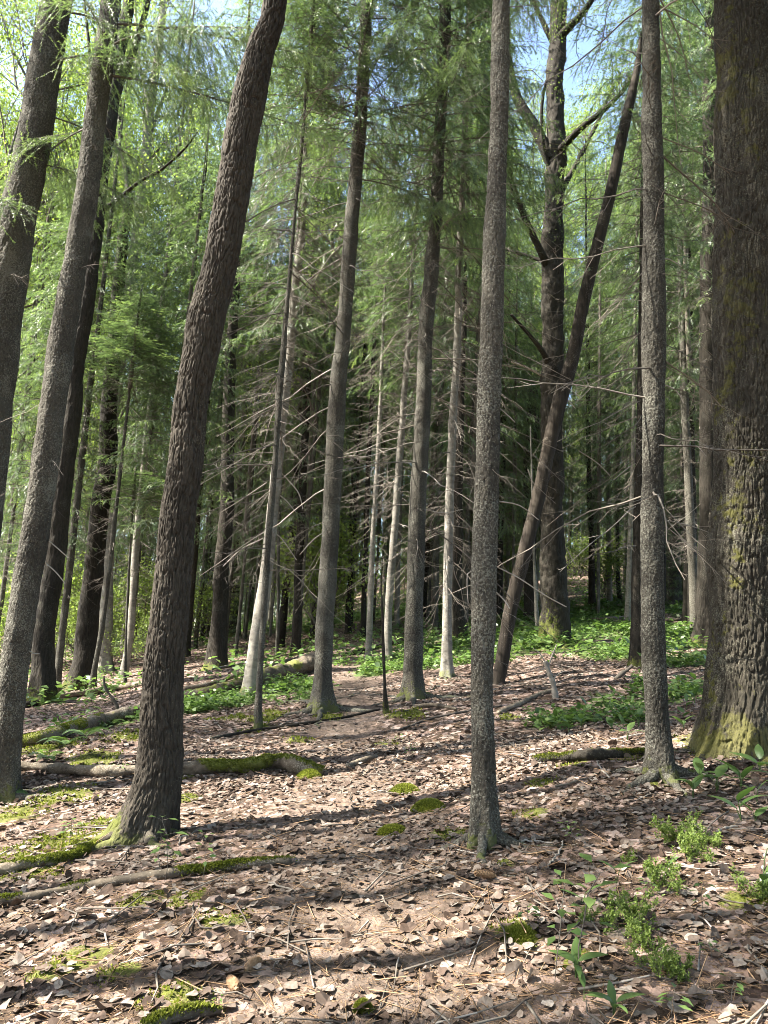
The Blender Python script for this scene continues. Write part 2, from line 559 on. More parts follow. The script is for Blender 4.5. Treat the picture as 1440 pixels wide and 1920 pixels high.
MOSS_AT = [(a, b, r * .8) for a, b, r in MOSS_AT]


MOSS_B, GREEN_B, PATH_B = blobs(MOSS_AT), blobs(GREEN_AT), blobs(PATH_AT)
_pp = np.array([b[0] for b in PATH_B]); _pr = np.array([b[1] for b in PATH_B])
_dense = np.concatenate([_pp[i] + (_pp[i + 1] - _pp[i]) * np.linspace(0, 1, 8, endpoint=False)[:, None] for i in range(len(_pp) - 1)])
_dr = np.concatenate([_pr[i] + (_pr[i + 1] - _pr[i]) * np.linspace(0, 1, 8, endpoint=False) for i in range(len(_pp) - 1)])
PATH_B = list(zip(_dense, _dr))


def mask(bl, x, y, soft=1.0):
    m = np.zeros_like(x, dtype=float)
    for c, r in bl:
        d = np.hypot(x - c[0], y - c[1])
        m = np.maximum(m, np.clip(1.25 - soft * d / (r * 1.15), 0, 1))
    return m


def build_ground():
    th_in = np.linspace(-math.radians(42), math.radians(42), 620)
    th_out = np.linspace(math.radians(42), 2 * math.pi - math.radians(42), 90)[1:-1]
    th = np.concatenate([th_in, th_out])
    r = np.concatenate([[0.15, 0.6, 1.1], np.geomspace(1.5, 40, 520), np.geomspace(42, 900, 40)])
    T, Rr = np.meshgrid(th, r)
    x, y = Rr * np.sin(T), Rr * np.cos(T)
    z = ground_z(x.ravel(), y.ravel())
    xr, yr = x.ravel(), y.ravel()
    moss, green, path = mask(MOSS_B, xr, yr), mask(GREEN_B, xr, yr), mask(PATH_B, xr, yr)
    far = np.hypot(xr, yr) > 24
    green = np.where(far, np.maximum(green, 0.42 + 0.2 * noise3(xr * .1, yr * .1, 0, 3)), green)
    z = z - 0.03 * path + 0.02 * moss * (0.6 + noise3(xr * 9, yr * 9, 0, 5))
    n, m = len(th), len(r)
    i, k = np.meshgrid(np.arange(m - 1), np.arange(n), indexing='ij')
    F = np.stack([i * n + k, i * n + (k + 1) % n, (i + 1) * n + (k + 1) % n, (i + 1) * n + k], -1).reshape(-1, 4)[:, ::-1]
    V = np.stack([xr, yr, z], 1)
    V = np.concatenate([V, [[0, 0, float(ground_z(0, 0))]]])
    cap = np.array([[k, (k + 1) % n, len(V) - 1] for k in range(n)])[:, ::-1]
    me = mesh_from('ground', V, [F, cap], GROUND, {'moss': np.append(moss, 0), 'green': np.append(green, 0), 'path': np.append(path, 0)})
    o = link('ground', me)
    tag(o, kind='structure')


build_ground()


def gz(x, y):
    """ground as built: with the path worn in"""
    x, y = np.atleast_1d(x).astype(float), np.atleast_1d(y).astype(float)
    return ground_z(x, y) - 0.03 * mask(PATH_B, x, y) + 0.02 * mask(MOSS_B, x, y) * (0.6 + noise3(x * 9, y * 9, 0, 5))


def ghit(px, py):
    p = hit(px, py)
    return np.array([p[0], p[1], float(gz(p[0], p[1])[0])])


# ------------------------------------------------------------------ trunks
def trunk_mesh(P, R, sides, step, flare=0.8, flare_h=0.25, lobes=4, ridge=0.0, ridge_u=28.0, ridge_v=5.0, lumps=0.003, moss=(0.25, 0.0), seed=0, mat=None, moss_side=None, fine_to=None, tip=True):
    """P: centre line (relative to base, base first), R radii. Real furrows when ridge > 0. moss = (height of mossy foot, patchiness above)"""
    Q = spline(np.column_stack([P, R]), step)
    wb = np.clip(Q[:, 2], 0, 1) * 0.10 * Q[0, 3]
    Q[:, 0] += wb * (1.6 * noise3(Q[:, 2] * .7, 3.3, 0, seed + 20) + .6 * noise3(Q[:, 2] * 2.6, 1.3, 0, seed + 21))
    Q[:, 3] *= 1 + 0.05 * noise3(Q[:, 2] * 1.9, 0.4, 0, seed + 22)
    if fine_to is not None:                         # coarser rings above what can be seen closely
        keep = (Q[:, 2] < fine_to) | (np.arange(len(Q)) % 6 == 0)
        keep[-1] = True
        Q = Q[keep]
    C, rad = Q[:, :3], np.maximum(Q[:, 3], 0.004)
    T, A, B = frames(C)
    th = np.linspace(0, 2 * math.pi, sides, endpoint=False) + math.pi / 2
    h = C[:, 2] - C[0, 2] - 0.15
    ph = random.random() * 6.28
    lob = (0.55 + 0.45 * np.cos(lobes * th + ph) * (0.7 + 0.3 * np.cos(th + ph * 2)))[None]
    fl = 1 + flare * np.exp(-np.maximum(h, -0.15) / flare_h)[:, None] * lob
    rr = rad[:, None] * fl
    hh = np.broadcast_to(h[:, None], rr.shape)
    cx, cyy = np.cos(th)[None] * rad[:, None], np.sin(th)[None] * rad[:, None]
    disp = lumps * noise3(cx * 22, cyy * 22, hh * 9, seed) + lumps * 1.6 * noise3(cx * 5, cyy * 5, hh * 2.2, seed + 1)
    if ridge > 0:
        ww = 0.6 * noise3(cx * 9, cyy * 9, hh * 6, seed + 2)
        a = np.abs(noise3(cx * ridge_u + ww, cyy * ridge_u + ww, hh * ridge_v, seed + 3))
        b = np.abs(noise3(cx * ridge_u * 1.9, cyy * ridge_u * 1.9 + ww, hh * ridge_v * 2.1, seed + 4))
        fur = smooth(0.0, 0.2, a) * 0.65 + smooth(0.0, 0.25, b) * 0.35
        disp = disp + ridge * (fur - 0.75) + ridge * 0.25 * noise3(cx * 90, cyy * 90, hh * 40, seed + 6)
    rr = rr + disp
    V = C[:, None] + rr[..., None] * (np.cos(th)[None, :, None] * A[:, None] + np.sin(th)[None, :, None] * B[:, None])
    m, n = len(C), sides
    i, k = np.meshgrid(np.arange(m - 1), np.arange(n), indexing='ij')
    F = np.stack([i * n + k, i * n + (k + 1) % n, (i + 1) * n + (k + 1) % n, (i + 1) * n + k], -1).reshape(-1, 4)
    mo = 0.8 * np.exp(-np.maximum(hh, 0) / moss[0]) + moss[1] * (0.5 + 0.5 * noise3(cx * 4, cyy * 4, hh * 2.2, seed + 7) + 0.35 * noise3(cx * 14, cyy * 14, hh * 9, seed + 8))
    if moss_side is not None:
        nx = np.cos(th)[None, :, None] * A[:, None] + np.sin(th)[None, :, None] * B[:, None]
        mo = mo * (0.45 + 0.85 * np.clip(nx @ np.asarray(moss_side, float), -0.3, 1))
    faces = [F]
    Vf = V.reshape(-1, 3)
    if tip:
        Vf = np.concatenate([Vf, [C[-1] + T[-1] * rad[-1]]])
        faces.append(np.array([[(m - 1) * n + k, (m - 1) * n + (k + 1) % n, m * n] for k in range(n)]))
        mo = np.append(mo.ravel(), mo[-1, 0])
    return mesh_from('trunk', Vf, faces, mat, {'moss': mo.ravel()}), Q


def trunk_line(pts, top, taper_to=0.02):
    """pts: [(px,py,w)...] base first -> base point, centre line relative to the base, radii; carried on to height 'top' above the base"""
    b = ghit(pts[0][0], pts[0][1])
    Y = b[1]
    P, R = [], []
    for (a, c, w) in pts:
        q = at_y(a, c, Y)
        P.append(q - b); R.append(w * 0.5 * depth_of(q) / FPX)
    P[0] = np.zeros(3)
    P, R = [p for p in P], list(R)
    d = unit(P[-1] - P[max(0, len(P) - 3)])
    d = unit(d + np.array([0, 0, 0.6]))
    h = P[-1][2]
    if top > h + 0.5:
        r0 = R[-1]
        for f in (0.33, 0.66, 1.0):
            P.append(P[len(pts) - 1] + d * ((top - h) * f) / max(d[2], 0.3))
            R.append(r0 * (1 - f) + taper_to * f)
    P.insert(0, np.array([P[0][0] - 0.2 * (P[1][0] - P[0][0]) / max(P[1][2], .1), 0, -0.15])); R.insert(0, R[0])
    P = np.array(P); R = np.array(R)
    return b, P, R


# ------------------------------------------------------------------ spruce crown, dead branches
def spruce_branch(g, P0, az, L, droop, dens=1.0, live=1.0, base_t=0.4, sd=None):
    """one branch with hanging branchlets, added to Geo g (material 0 needles, 1 twigs)"""
    n = 9
    s = np.linspace(0, 1, n)
    up = 0.12 + 0.1 * rng.random()
    dirh = np.array([math.cos(az), math.sin(az), 0])
    side = np.array([-math.sin(az), math.cos(az), 0])
    bend = rng.normal(0, 0.08)
    z = L * (up * s - droop * s ** 1.7 + 0.16 * np.clip(s - 0.6, 0, 1) ** 1.5)
    P = P0 + (L * s)[:, None] * dirh + (L * bend * s ** 2)[:, None] * side + z[:, None] * np.array([0, 0, 1.0])
    r = 0.004 + 0.011 * L * 0.45 * (1 - s)
    g.sticks(P[:-1], P[1:], r[:-1], r[1:], 0.25 + 0.2 * rng.random(), 1)
    sp = 0.052 / dens
    k = int(L * 0.85 / sp)
    if k < 2: return
    t = 0.15 + 0.85 * (np.arange(k) + rng.random(k)) / k
    f = t * (n - 1); i = np.minimum(f.astype(int), n - 2); fr = (f - i)[:, None]
    B = P[i] * (1 - fr) + P[i + 1] * fr
    tan = unit(P[i + 1] - P[i])
    sg = np.where(np.arange(k) % 2 == 0, 1.0, -1.0)
    hang = 0.15 + 0.75 * rng.random(k)
    D = unit(0.65 * tan + sg[:, None] * side * rng.uniform(.5, 1.1, k)[:, None] - np.outer(hang, [0, 0, 1.0]))
    Lb = np.clip((0.16 + 0.42 * L * (1 - t) + 0.1 * rng.random(k)), 0.12, 0.75) * rng.uniform(.6, 1.15, k)
    keep = rng.random(k) < live
    B, D, Lb, t = B[keep], D[keep], Lb[keep], t[keep]
    k = len(B)
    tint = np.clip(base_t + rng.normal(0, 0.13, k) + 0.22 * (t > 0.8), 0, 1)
    # two pieces each, the outer one hanging more
    D2 = unit(D + np.array([0, 0, -1.0]) * rng.uniform(.35, 1.9, k)[:, None])
    M1 = B + D * (Lb * 0.5)[:, None]
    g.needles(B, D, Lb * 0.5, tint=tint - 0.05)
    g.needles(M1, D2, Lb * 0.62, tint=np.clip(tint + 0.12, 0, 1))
    g.sticks(B, M1, 0.003, 0.002, 0.3, 1)
    # side twigs
    m = int(4 * dens + 0.5)
    if m:
        idx = np.repeat(np.arange(k), m)
        u = rng.random(len(idx))
        Q = np.where((u < 0.5)[:, None], B[idx] + D[idx] * (Lb[idx] * u)[:, None], M1[idx] + D2[idx] * (Lb[idx] * (u - 0.5))[:, None])
        dd = unit(D[idx] + rng.normal(0, 0.65, (len(idx), 3)) + np.array([0, 0, -0.5]))
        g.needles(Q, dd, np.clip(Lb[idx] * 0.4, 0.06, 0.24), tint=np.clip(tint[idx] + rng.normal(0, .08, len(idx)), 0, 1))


def spruce_crown(name, H, rmax, seed, dens=1.0, low_sparse=0.25, step=0.5):
    global rng
    rng = np.random.default_rng(seed)
    g = Geo()
    z = 0.0
    while z < H - 0.15:
        t = z / H
        prof = min(1.0, 0.75 + 1.2 * t) * (1 - t) ** 0.75 + 0.05
        nb = 5 if t < 0.85 else 4
        a0 = rng.random() * 6.28
        for b in range(nb):
            L = rmax * prof * rng.uniform(0.6, 1.12)
            az = a0 + b * 6.283 / nb + rng.normal(0, 0.25)
            zz = z + rng.normal(0, 0.07)
            droop = (0.62 - 0.75 * t) * rng.uniform(.6, 1.3)
            live = 1.0 if t > low_sparse else rng.uniform(0.25, 0.95)
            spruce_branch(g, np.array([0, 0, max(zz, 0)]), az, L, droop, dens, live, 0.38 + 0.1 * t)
        z += step * rng.uniform(.7, 1.3)
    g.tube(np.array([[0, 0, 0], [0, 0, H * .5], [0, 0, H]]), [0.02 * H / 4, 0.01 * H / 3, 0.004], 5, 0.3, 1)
    return g.mesh(name, [NEEDLE, TWIG])


def dead_branch_geo(g, P0, az, L, droop, tint, twigs=8, r=0.008):
    n = 8
    s = np.linspace(0, 1, n)
    dirh = np.array([math.cos(az), math.sin(az), 0]); side = np.array([-math.sin(az), math.cos(az), 0])
    wig = np.cumsum(rng.normal(0, 0.02, (n, 3)), 0)
    z = L * (-droop * s ** 1.25)
    P = P0 + (L * s)[:, None] * dirh + z[:, None] * np.array([0, 0, 1.0]) + wig * L * s[:, None] ** .5 + (rng.normal(0, .12) * L * s ** 2)[:, None] * side
    rr = r * (1 - 0.75 * s)
    g.sticks(P[:-1], P[1:], rr[:-1], rr[1:], tint, 0)
    if twigs:
        k = twigs
        t = 0.2 + 0.78 * rng.random(k); f = t * (n - 1); i = np.minimum(f.astype(int), n - 2); fr = (f - i)[:, None]
        B = P[i] * (1 - fr) + P[i + 1] * fr
        tan = unit(P[i + 1] - P[i]); sg = rng.choice([-1.0, 1.0], k)[:, None]
        D = unit(tan * 0.8 + sg * side * 0.7 + rng.normal(0, .25, (k, 3)) + np.array([0, 0, -.25]))
        l = L * rng.uniform(.12, .38, k) * (1.1 - t)
        E = B + D * l[:, None]
        g.sticks(B, E, r * .4, r * .2, tint, 0)
        idx = np.repeat(np.arange(k), 2)
        u = rng.uniform(.3, .9, len(idx))[:, None]
        Q = B[idx] * (1 - u) + E[idx] * u
        d2 = unit(D[idx] + rng.normal(0, .5, (len(idx), 3)))
        g.sticks(Q, Q + d2 * (l[idx] * .45)[:, None], r * .25, r * .12, tint, 0)


def dead_branchwork(name, H, rmax, seed, step=0.26):
    """lace of bare dead branches round a trunk, z from 0 to H"""
    global rng
    rng = np.random.default_rng(seed)
    g = Geo()
    z = 0.0
    while z < H:
        f = 0.35 + 0.65 * z / H
        for b in range(rng.integers(2, 5)):
            L = rmax * f * rng.uniform(.35, 1.15)
            dead_branch_geo(g, np.array([0, 0, z + rng.normal(0, .05)]), rng.random() * 6.28, L, rng.uniform(.05, .75), np.clip(rng.normal(.42, .2), 0.05, 1), 13, 0.0075)
        z += step * rng.uniform(.6, 1.4)
    return g.mesh(name, [TWIG, NEEDLE], True)


CROWNS = [spruce_crown('spruce_crown', 15, 2.3, 101, 0.95), spruce_crown('spruce_crown', 14, 2.0, 102, 0.85), spruce_crown('spruce_crown', 17, 2.5, 103, 0.85),
          spruce_crown('spruce_crown', 12, 1.7, 104, 0.9), spruce_crown('spruce_crown', 16, 2.1, 105, 0.7, 0.5)]
CROWN_H = [15, 14, 17, 12, 16]
DEADWORK = [dead_branchwork('dead_branchwork', 7, 2.0, 201), dead_branchwork('dead_branchwork', 7, 1.7, 202), dead_branchwork('dead_branchwork', 7, 2.3, 203, 0.22)]
DEAD = []
for k in range(8):
    rng = np.random.default_rng(300 + k)
    g = Geo()
    dead_branch_geo(g, np.zeros(3), 0.0, 1.0, [0.1, .3, .5, .7, .2, .9, .4, .6][k], [.2, .38, .5, .25, .6, .15, .4, .75][k], [9, 12, 7, 10, 5, 6, 13, 3][k], 0.0058)
    DEAD.append(g.mesh('dead_branch', [TWIG]))
rng = np.random.default_rng(9)


# ------------------------------------------------------------------ broadleaf crowns
def broadleaf(name, H, spread, seed, n_limb=9, leaf=0.045, n_leaf=16000, steep=0.9, bark=TWIG, leafmat=None, start=0.15, tint=(0.3, 0.9), bare_stem=True):
    """a crown from z = 0 to H: forking limbs, twigs and many small leaves in uneven clumps"""
    global rng
    rng = np.random.default_rng(seed)
    g = Geo()
    ends = []

    def grow(p, d, L, r, lev):
        n = 4
        q, dd = p.copy(), d.copy()
        for i in range(n):
            dd = unit(dd + rng.normal(0, 0.16, 3) + np.array([0, 0, 0.07]))
            e = q + dd * L / n
            r2 = r * (1 - 0.5 * (i + 1) / n)
            g.sticks(q, e, r * (1 - 0.5 * i / n), r2, 0.3, 1)
            if lev < 3:
                for c in range(1 if lev else 2):
                    if rng.random() < 0.85:
                        ax = unit(np.cross(dd, rng.normal(0, 1, 3)))
                        grow(e, unit(dd * rng.uniform(.5, 1.1) + ax * rng.uniform(.5, .9)), L * rng.uniform(.45, .68), r2 * 0.6, lev + 1)
            if lev >= 2:
                ends.append(e)
            q = e
        ends.append(q)

    for i in range(n_limb):
        t = start + (1 - start) * (i + rng.random()) / n_limb
        az = i * 2.4 + rng.normal(0, .4)
        L = spread * (1.15 - 0.75 * t) * rng.uniform(.7, 1.2)
        grow(np.array([0, 0, H * t * 0.82]), unit([math.cos(az), math.sin(az), steep * rng.uniform(.6, 1.4)]), L, 0.012 * L + 0.006, 0)
    if bare_stem:
        g.tube(np.array([[0, 0, 0], [.05, .03, H * .5], [0, 0, H * .9]]), [0.007 * H, 0.004 * H, 0.004], 5, 0.3, 1)
    E = np.array(ends)
    if n_leaf:
        w = rng.random(len(E)) ** 1.5
        i = rng.choice(len(E), n_leaf, p=w / w.sum())
        P = E[i] + rng.normal(0, 0.13 + 0.004 * H, (n_leaf, 3))
        D = unit(rng.normal(0, 1, (n_leaf, 3)) + np.array([0, 0, -.4]))
        N = unit(rng.normal(0, .6, (n_leaf, 3)) + np.array([0, 0, 1]))
        L = leaf * rng.uniform(.6, 1.3, n_leaf)
        ct = rng.uniform(tint[0], tint[1], len(E))
        g.leaves(P, D, N, L, L * .75, np.clip(ct[i] + rng.normal(0, .1, n_leaf), 0, 1), 0)
    return g.mesh(name, [leafmat or LEAF, TWIG])


BROAD = [broadleaf('leafy_crown', 13, 4.2, 401, 10, 0.07, 26000), broadleaf('leafy_crown', 15, 3.6, 402, 11, 0.07, 26000), broadleaf('leafy_crown', 11, 3.4, 403, 9, 0.065, 20000)]
BROAD_H = [13, 15, 11]
SPARSE = [broadleaf('airy_crown', 14, 3.0, 411, 14, 0.045, 7000, 1.5, tint=(.4, 1)), broadleaf('airy_crown', 12, 3.4, 412, 12, 0.045, 8000, 1.3, tint=(.4, 1))]
SHRUB = [broadleaf('shrub', 2.2, 1.3, 421, 9, 0.075, 3200, 1.0, leafmat=LEAF, start=0.05, tint=(.2, .9), bare_stem=False),
         broadleaf('shrub', 1.5, 1.2, 422, 8, 0.065, 2600, 0.8, leafmat=LEAF, start=0.05, tint=(.3, 1), bare_stem=False)]
rng = np.random.default_rng(10)


def dead_branch_on(root, Q, zrel, az, L, which, twist=0.0):
    """one dead branch as a part of its tree, on the trunk line Q at height zrel"""
    i = int(np.argmin(np.abs(Q[:, 2] - zrel)))
    o = link('dead_branch', DEAD[which], root, Q[i, :3])
    o.rotation_euler = (rng.normal(0, .2) + twist, rng.normal(0, .1), az)
    o.scale = (L, L, L)
    return o


def lean_of(Q, z0, z1):
    a = Q[np.argmin(np.abs(Q[:, 2] - z0))][:3]; b = Q[np.argmin(np.abs(Q[:, 2] - z1))][:3]
    return a, unit(b - a)


def place_along(o, Q, z0, z1, spin, sc):
    a, d = lean_of(Q, z0, z1)
    o.location = a
    q = Vector(d).to_track_quat('Z', 'Y')
    o.rotation_mode = 'QUATERNION'
    from mathutils import Quaternion
    o.rotation_quaternion = q @ Quaternion((0, 0, 1), spin)
    o.scale = (sc[0], sc[0], sc[1])


COL_BASE = []                                   # where trunks stand, to keep other things off them


def spruce(label, pts, top, crown_from, crown_i, sides=20, step=0.06, dead_n=0, dead_from=1.5, dead_to=6.0, deadwork=None, bark=None, crown_w=1.0, cat='spruce tree', name='spruce_tree', group=None, moss=(0.2, 0.0), flare=0.9, tint_dead=None, lumps=0.005, seed=None, dead_L=(0.3, 1.2), dw_w=1.0, fine=None, ridge=0.0):
    seed = seed or random.randint(1, 9999)
    b, P, R = trunk_line(pts, top)
    root = thing(name, label, cat, b, group)
    me, Q = trunk_mesh(P, R, sides, step, flare, 0.16 + 0.6 * R[1], random.choice([3, 4, 5]), ridge, 62, 42, lumps=lumps, moss=moss, seed=seed, mat=bark or BARK_SPRUCE, fine_to=fine)
    link('trunk', me, root)
    if crown_i is not None:
        o = link('crown', CROWNS[crown_i], root)
        H = top - crown_from
        place_along(o, Q, crown_from, top, random.random() * 6.28, (crown_w, H / CROWN_H[crown_i]))
    if deadwork is not None:
        o = link('dead_branchwork', DEADWORK[deadwork[0]], root)
        z0, z1 = deadwork[1], deadwork[2]
        place_along(o, Q, z0, z1, random.random() * 6.28, (dw_w, (z1 - z0) / 7))
        tag(o, kind='stuff')
    for k in range(dead_n):
        z = dead_from + (dead_to - dead_from) * (k + random.random()) / dead_n
        dead_branch_on(root, Q, z, random.random() * 6.28, random.uniform(*dead_L), random.randrange(8))
    COL_BASE.append((b[0], b[1], R[1]))
    return root, b, Q


def broad_tree(label, pts, top, crown_from, crown_mesh, crown_h, bark, sides=20, step=0.08, cat='broadleaf tree', name='broadleaf_tree', group=None, crown_w=1.0, **kw):
    b, P, R = trunk_line(pts, top)
    root = thing(name, label, cat, b, group)
    a = dict(flare=0.8, flare_h=0.3, lobes=5, moss=(0.3, 0), seed=random.randint(1, 9999), mat=bark)
    a.update(kw)
    me, Q = trunk_mesh(P, R, sides, step, **a)
    link('trunk', me, root)
    if crown_mesh is not None:
        o = link('crown', crown_mesh, root)
        place_along(o, Q, crown_from, top, random.random() * 6.28, (crown_w, (top - crown_from) / crown_h))
    COL_BASE.append((b[0], b[1], R[1]))
    return root, b, Q


# ------------------------------------------------------------------ the trees one can point to
# leaning furrowed aspen at the left
T4, b4, Q4 = broad_tree('thick leaning aspen with furrowed brown bark and flared foot beside a slender log', [(270, 1568, 84), (294, 1455, 80), (307, 1280, 73), (313, 1200, 70), (330, 1000, 65), (347, 860, 63), (359, 740, 62), (380, 640, 65), (389, 600, 66), (413, 500, 61), (445, 320, 60), (477, 170, 60), (495, 90, 48), (513, 40, 42), (528, -60, 40)],
                        17, 11, SPARSE[1], 12, BARK_ASPEN, 280, 0.010, 'aspen tree', 'aspen_tree', flare=0.75, flare_h=0.2, lobes=5, ridge=0.020, ridge_u=46, ridge_v=7.5, lumps=0.004, moss=(0.16, 0.02), fine_to=6.5, moss_side=(-.9, -.3, 0), seed=41)
# big mossy aspen at the right edge
T15, b15, Q15 = broad_tree('massive old aspen with mossy rough bark at the right edge', [(1394, 1405, 146), (1395, 1280, 136), (1398, 1060, 128), (1404, 900, 119), (1402, 640, 112), (1400, 320, 100), (1387, 0, 90), (1380, -150, 86)],
                           22, 12, BROAD[1], 15, BARK_OLD, 360, 0.013, 'aspen tree', 'aspen_tree', flare=0.4, flare_h=0.2, lobes=6, ridge=0.024, ridge_u=38, ridge_v=8, lumps=0.006, moss=(0.22, 0.46), fine_to=8, moss_side=(-.75, -.65, 0), seed=151)
# dark forked oak
T9, b9, Q9 = broad_tree('dark forked broadleaf tree with heavy limbs and a bright mossy foot', [(1040, 1205, 46), (1038, 1090, 46), (1035, 890, 40), (1033, 640, 37), (1037, 500, 38), (1040, 350, 35), (1044, 250, 32), (1042, 150, 30), (1045, 50, 28), (1046, 0, 28), (1048, -90, 24)],
                        27, 17, BROAD[2], 11, BARK_DARK, 48, 0.06, 'broadleaf tree', 'forked_tree', flare=0.5, flare_h=0.5, lobes=5, ridge=0.03, ridge_u=9, ridge_v=1.6, lumps=0.02, moss=(0.75, 0.1), seed=91, moss_side=(-.6, -.6, 0))


def limb_px(root, b, pts, name='limb', bark=BARK_DARK, dy=0.0, twig=True, leafy=0):
    P, R = [], []
    for j, (a, c, w) in enumerate(pts):
        q = at_y(a, c, b[1] + dy * j)
        P.append(q - b); R.append(w * .5 * depth_of(q) / FPX)
    Q = spline(np.column_stack([P, R]), 0.12)
    V, F = tube_geo(Q[:, :3], Q[:, 3], 12)
    V = V + (0.006 * noise3(V[:, 0] * 12, V[:, 1] * 12, V[:, 2] * 12, 4))[:, None] * unit(V - Q[:, :3].repeat(12, 0))
    n = len(V)
    V = np.concatenate([V, [Q[-1, :3]]]); cap = np.array([[n - 12 + k, n - 12 + (k + 1) % 12, n] for k in range(12)])
    me = mesh_from(name, V, [F, cap], bark, {'moss': np.zeros(len(V))})
    return link(name, me, root), Q


def twig_spray(root, Q, n, L, leafn, seed, leaf=0.05, tint=(.3, .9), name='leafy_twig', start=.4):
    """fine twigs with young leaves growing along a limb: one leafy mass of the tree"""
    global rng
    rng = np.random.default_rng(seed)
    g = Geo(); ends = []
    for k in range(n):
        i = int((start + (1 - start) * rng.random()) * (len(Q) - 1))
        p = Q[i, :3]; d = unit(rng.normal(0, 1, 3) + np.array([0, 0, .5])); l = L * rng.uniform(.4, 1.2)
        r = 0.006 + .006 * l
        for s in range(5):
            d = unit(d + rng.normal(0, .25, 3)); e = p + d * l / 5
            g.sticks(p, e, r * (1 - .17 * s), r * (1 - .17 * (s + 1)), .1, 1)
            for c in range(2):
                d2 = unit(d + rng.normal(0, .7, 3)); e2 = e + d2 * l * .3 * rng.random()
                g.sticks(e, e2, r * .4, r * .2, .1, 1); ends.append(e2)
            p = e
    E = np.array(ends)
    if leafn:
        i = rng.integers(0, len(E), leafn)
        P = E[i] + rng.normal(0, .12, (leafn, 3))
        l = leaf * rng.uniform(.6, 1.3, leafn)
        g.leaves(P, unit(rng.normal(0, 1, (leafn, 3)) + np.array([0, 0, -.4])), unit(rng.normal(0, .6, (leafn, 3)) + np.array([0, 0, 1])), l, l * .75, np.clip(rng.uniform(tint[0], tint[1], leafn), 0, 1), 0)
    o = link(name, g.mesh(name, [LEAF, TWIG]), root)
    tag(o, kind='stuff')
    return o


LQ = []
for pts, dy in [([(1032, 300, 24), (1020, 272, 22), (998, 230, 20), (970, 185, 18), (955, 120, 14), (948, 50, 12), (935, -60, 8)], .0),
                ([(1044, 290, 16), (1060, 270, 14), (1090, 240, 11), (1130, 208, 10), (1168, 170, 8), (1200, 120, 5)], -.4),
                ([(1044, 380, 13), (1060, 345, 10), (1090, 290, 8), (1120, 230, 7), (1150, 160, 4)], .3),
                ([(1030, 505, 18), (1013, 470, 13), (985, 410, 12), (962, 348, 11), (950, 280, 9), (940, 180, 6)], -.3),
                ([(1026, 495, 10), (1005, 485, 7), (965, 472, 6), (935, 462, 4)], .2),
                ([(1044, 75, 18), (1068, 50, 14), (1100, 15, 11), (1125, -30, 8)], -.3),
                ([(1042, 90, 13), (1032, 70, 11), (1015, 35, 9), (997, -5, 7), (980, -60, 5)], .2),
                ([(1030, 690, 15), (1018, 660, 10), (990, 625, 7), (958, 590, 5)], -.3),
                ([(1034, 330, 9), (1018, 270, 7), (1016, 200, 6), (1024, 150, 4)], -.2)]:
    o, q = limb_px(T9, b9, pts, dy=dy)
    LQ.append(q)
for j, q in enumerate(LQ):
    if j in (0, 1, 2, 3, 5, 6):
        twig_spray(T9, q, 18, 1.7, 2000, 910 + j, 0.045, (.0, .55))

# leaning broken trunk caught on the forked tree
b10 = ghit(935, 1283)
snag = thing('leaning_snag', 'dead leaning trunk with reddish broken wood crossing the dark forked tree', 'dead tree', b10)
o, q10 = limb_px(snag, b10, [(931, 1290, 25), (939, 1255, 25), (958, 1140, 26), (985, 1030, 26), (1012, 920, 26), (1030, 835, 26), (1050, 750, 28), (1075, 665, 25), (1092, 575, 24), (1120, 460, 22), (1145, 360, 21), (1170, 240, 20), (1187, 165, 16), (1195, 125, 12), (1203, 60, 6)], 'trunk', BARK_RED, dy=0.02)
for k in range(26):
    i = int(len(q10) * (0.12 + 0.85 * random.random()))
    d = link('dead_branch', DEAD[random.randrange(8)], snag, q10[i, :3]); L = random.uniform(.3, 1.3)
    d.rotation_euler = (rng.normal(0, .4), rng.normal(0, .4), random.random() * 6.28); d.scale = (L, L, L)
COL_BASE.append((b10[0], b10[1], .15))


def roots(root, b, r, n, L, seed, bark, moss=.35, azs=None):
    rr = np.random.default_rng(seed)
    for k in range(n):
        az = azs[k] if azs else 6.283 * (k + rr.uniform(-.25, .25)) / n
        l = L * rr.uniform(.5, 1.7); m = 18
        t = np.linspace(0, 1, m)
        a = az + np.cumsum(rr.normal(0, .07, m))
        d = r * .55 + l * t
        x, y = b[0] + d * np.cos(a), b[1] + d * np.sin(a)
        rad = r * (rr.uniform(.2, .38) * (1 - t) ** 1.2 + .04)
        z = gz(x, y) + r * .55 * np.exp(-(l * t) / (r * .8)) + rad * (.1 - 1.2 * t) + .012 * noise3(t * 4, seed, k)
        Q = np.column_stack([x, y, z]) - b
        V, F = tube_geo(Q, rad, 14)
        c = Q.repeat(14, 0); N = unit(V - c)
        V = V + N * (rad.repeat(14) * (.3 * noise3(V[:, 0] * 9, V[:, 1] * 9, V[:, 2] * 9, seed) + .2 * noise3(V[:, 0] * 40, V[:, 1] * 40, V[:, 2] * 40, seed)))[:, None]
        V[:, 2] += 0
        link('root', mesh_from('root', V, [F], bark, {'moss': moss * (.4 + N[:, 2] + noise3(V[:, 0] * 9, V[:, 1] * 9, V[:, 2] * 9, 5))}), root)


roots(T4, b4, .16, 5, .5, 1, BARK_ASPEN, .45, [3.3, 4.2, 5.3, 6.1, 1.6])
roots(T15, b15, .2, 6, .7, 2, BARK_OLD, .5, [3.0, 3.7, 4.5, 5.3, 6.2, 1.5])
roots(T9, b9, .30, 5, .8, 3, BARK_DARK, .7)
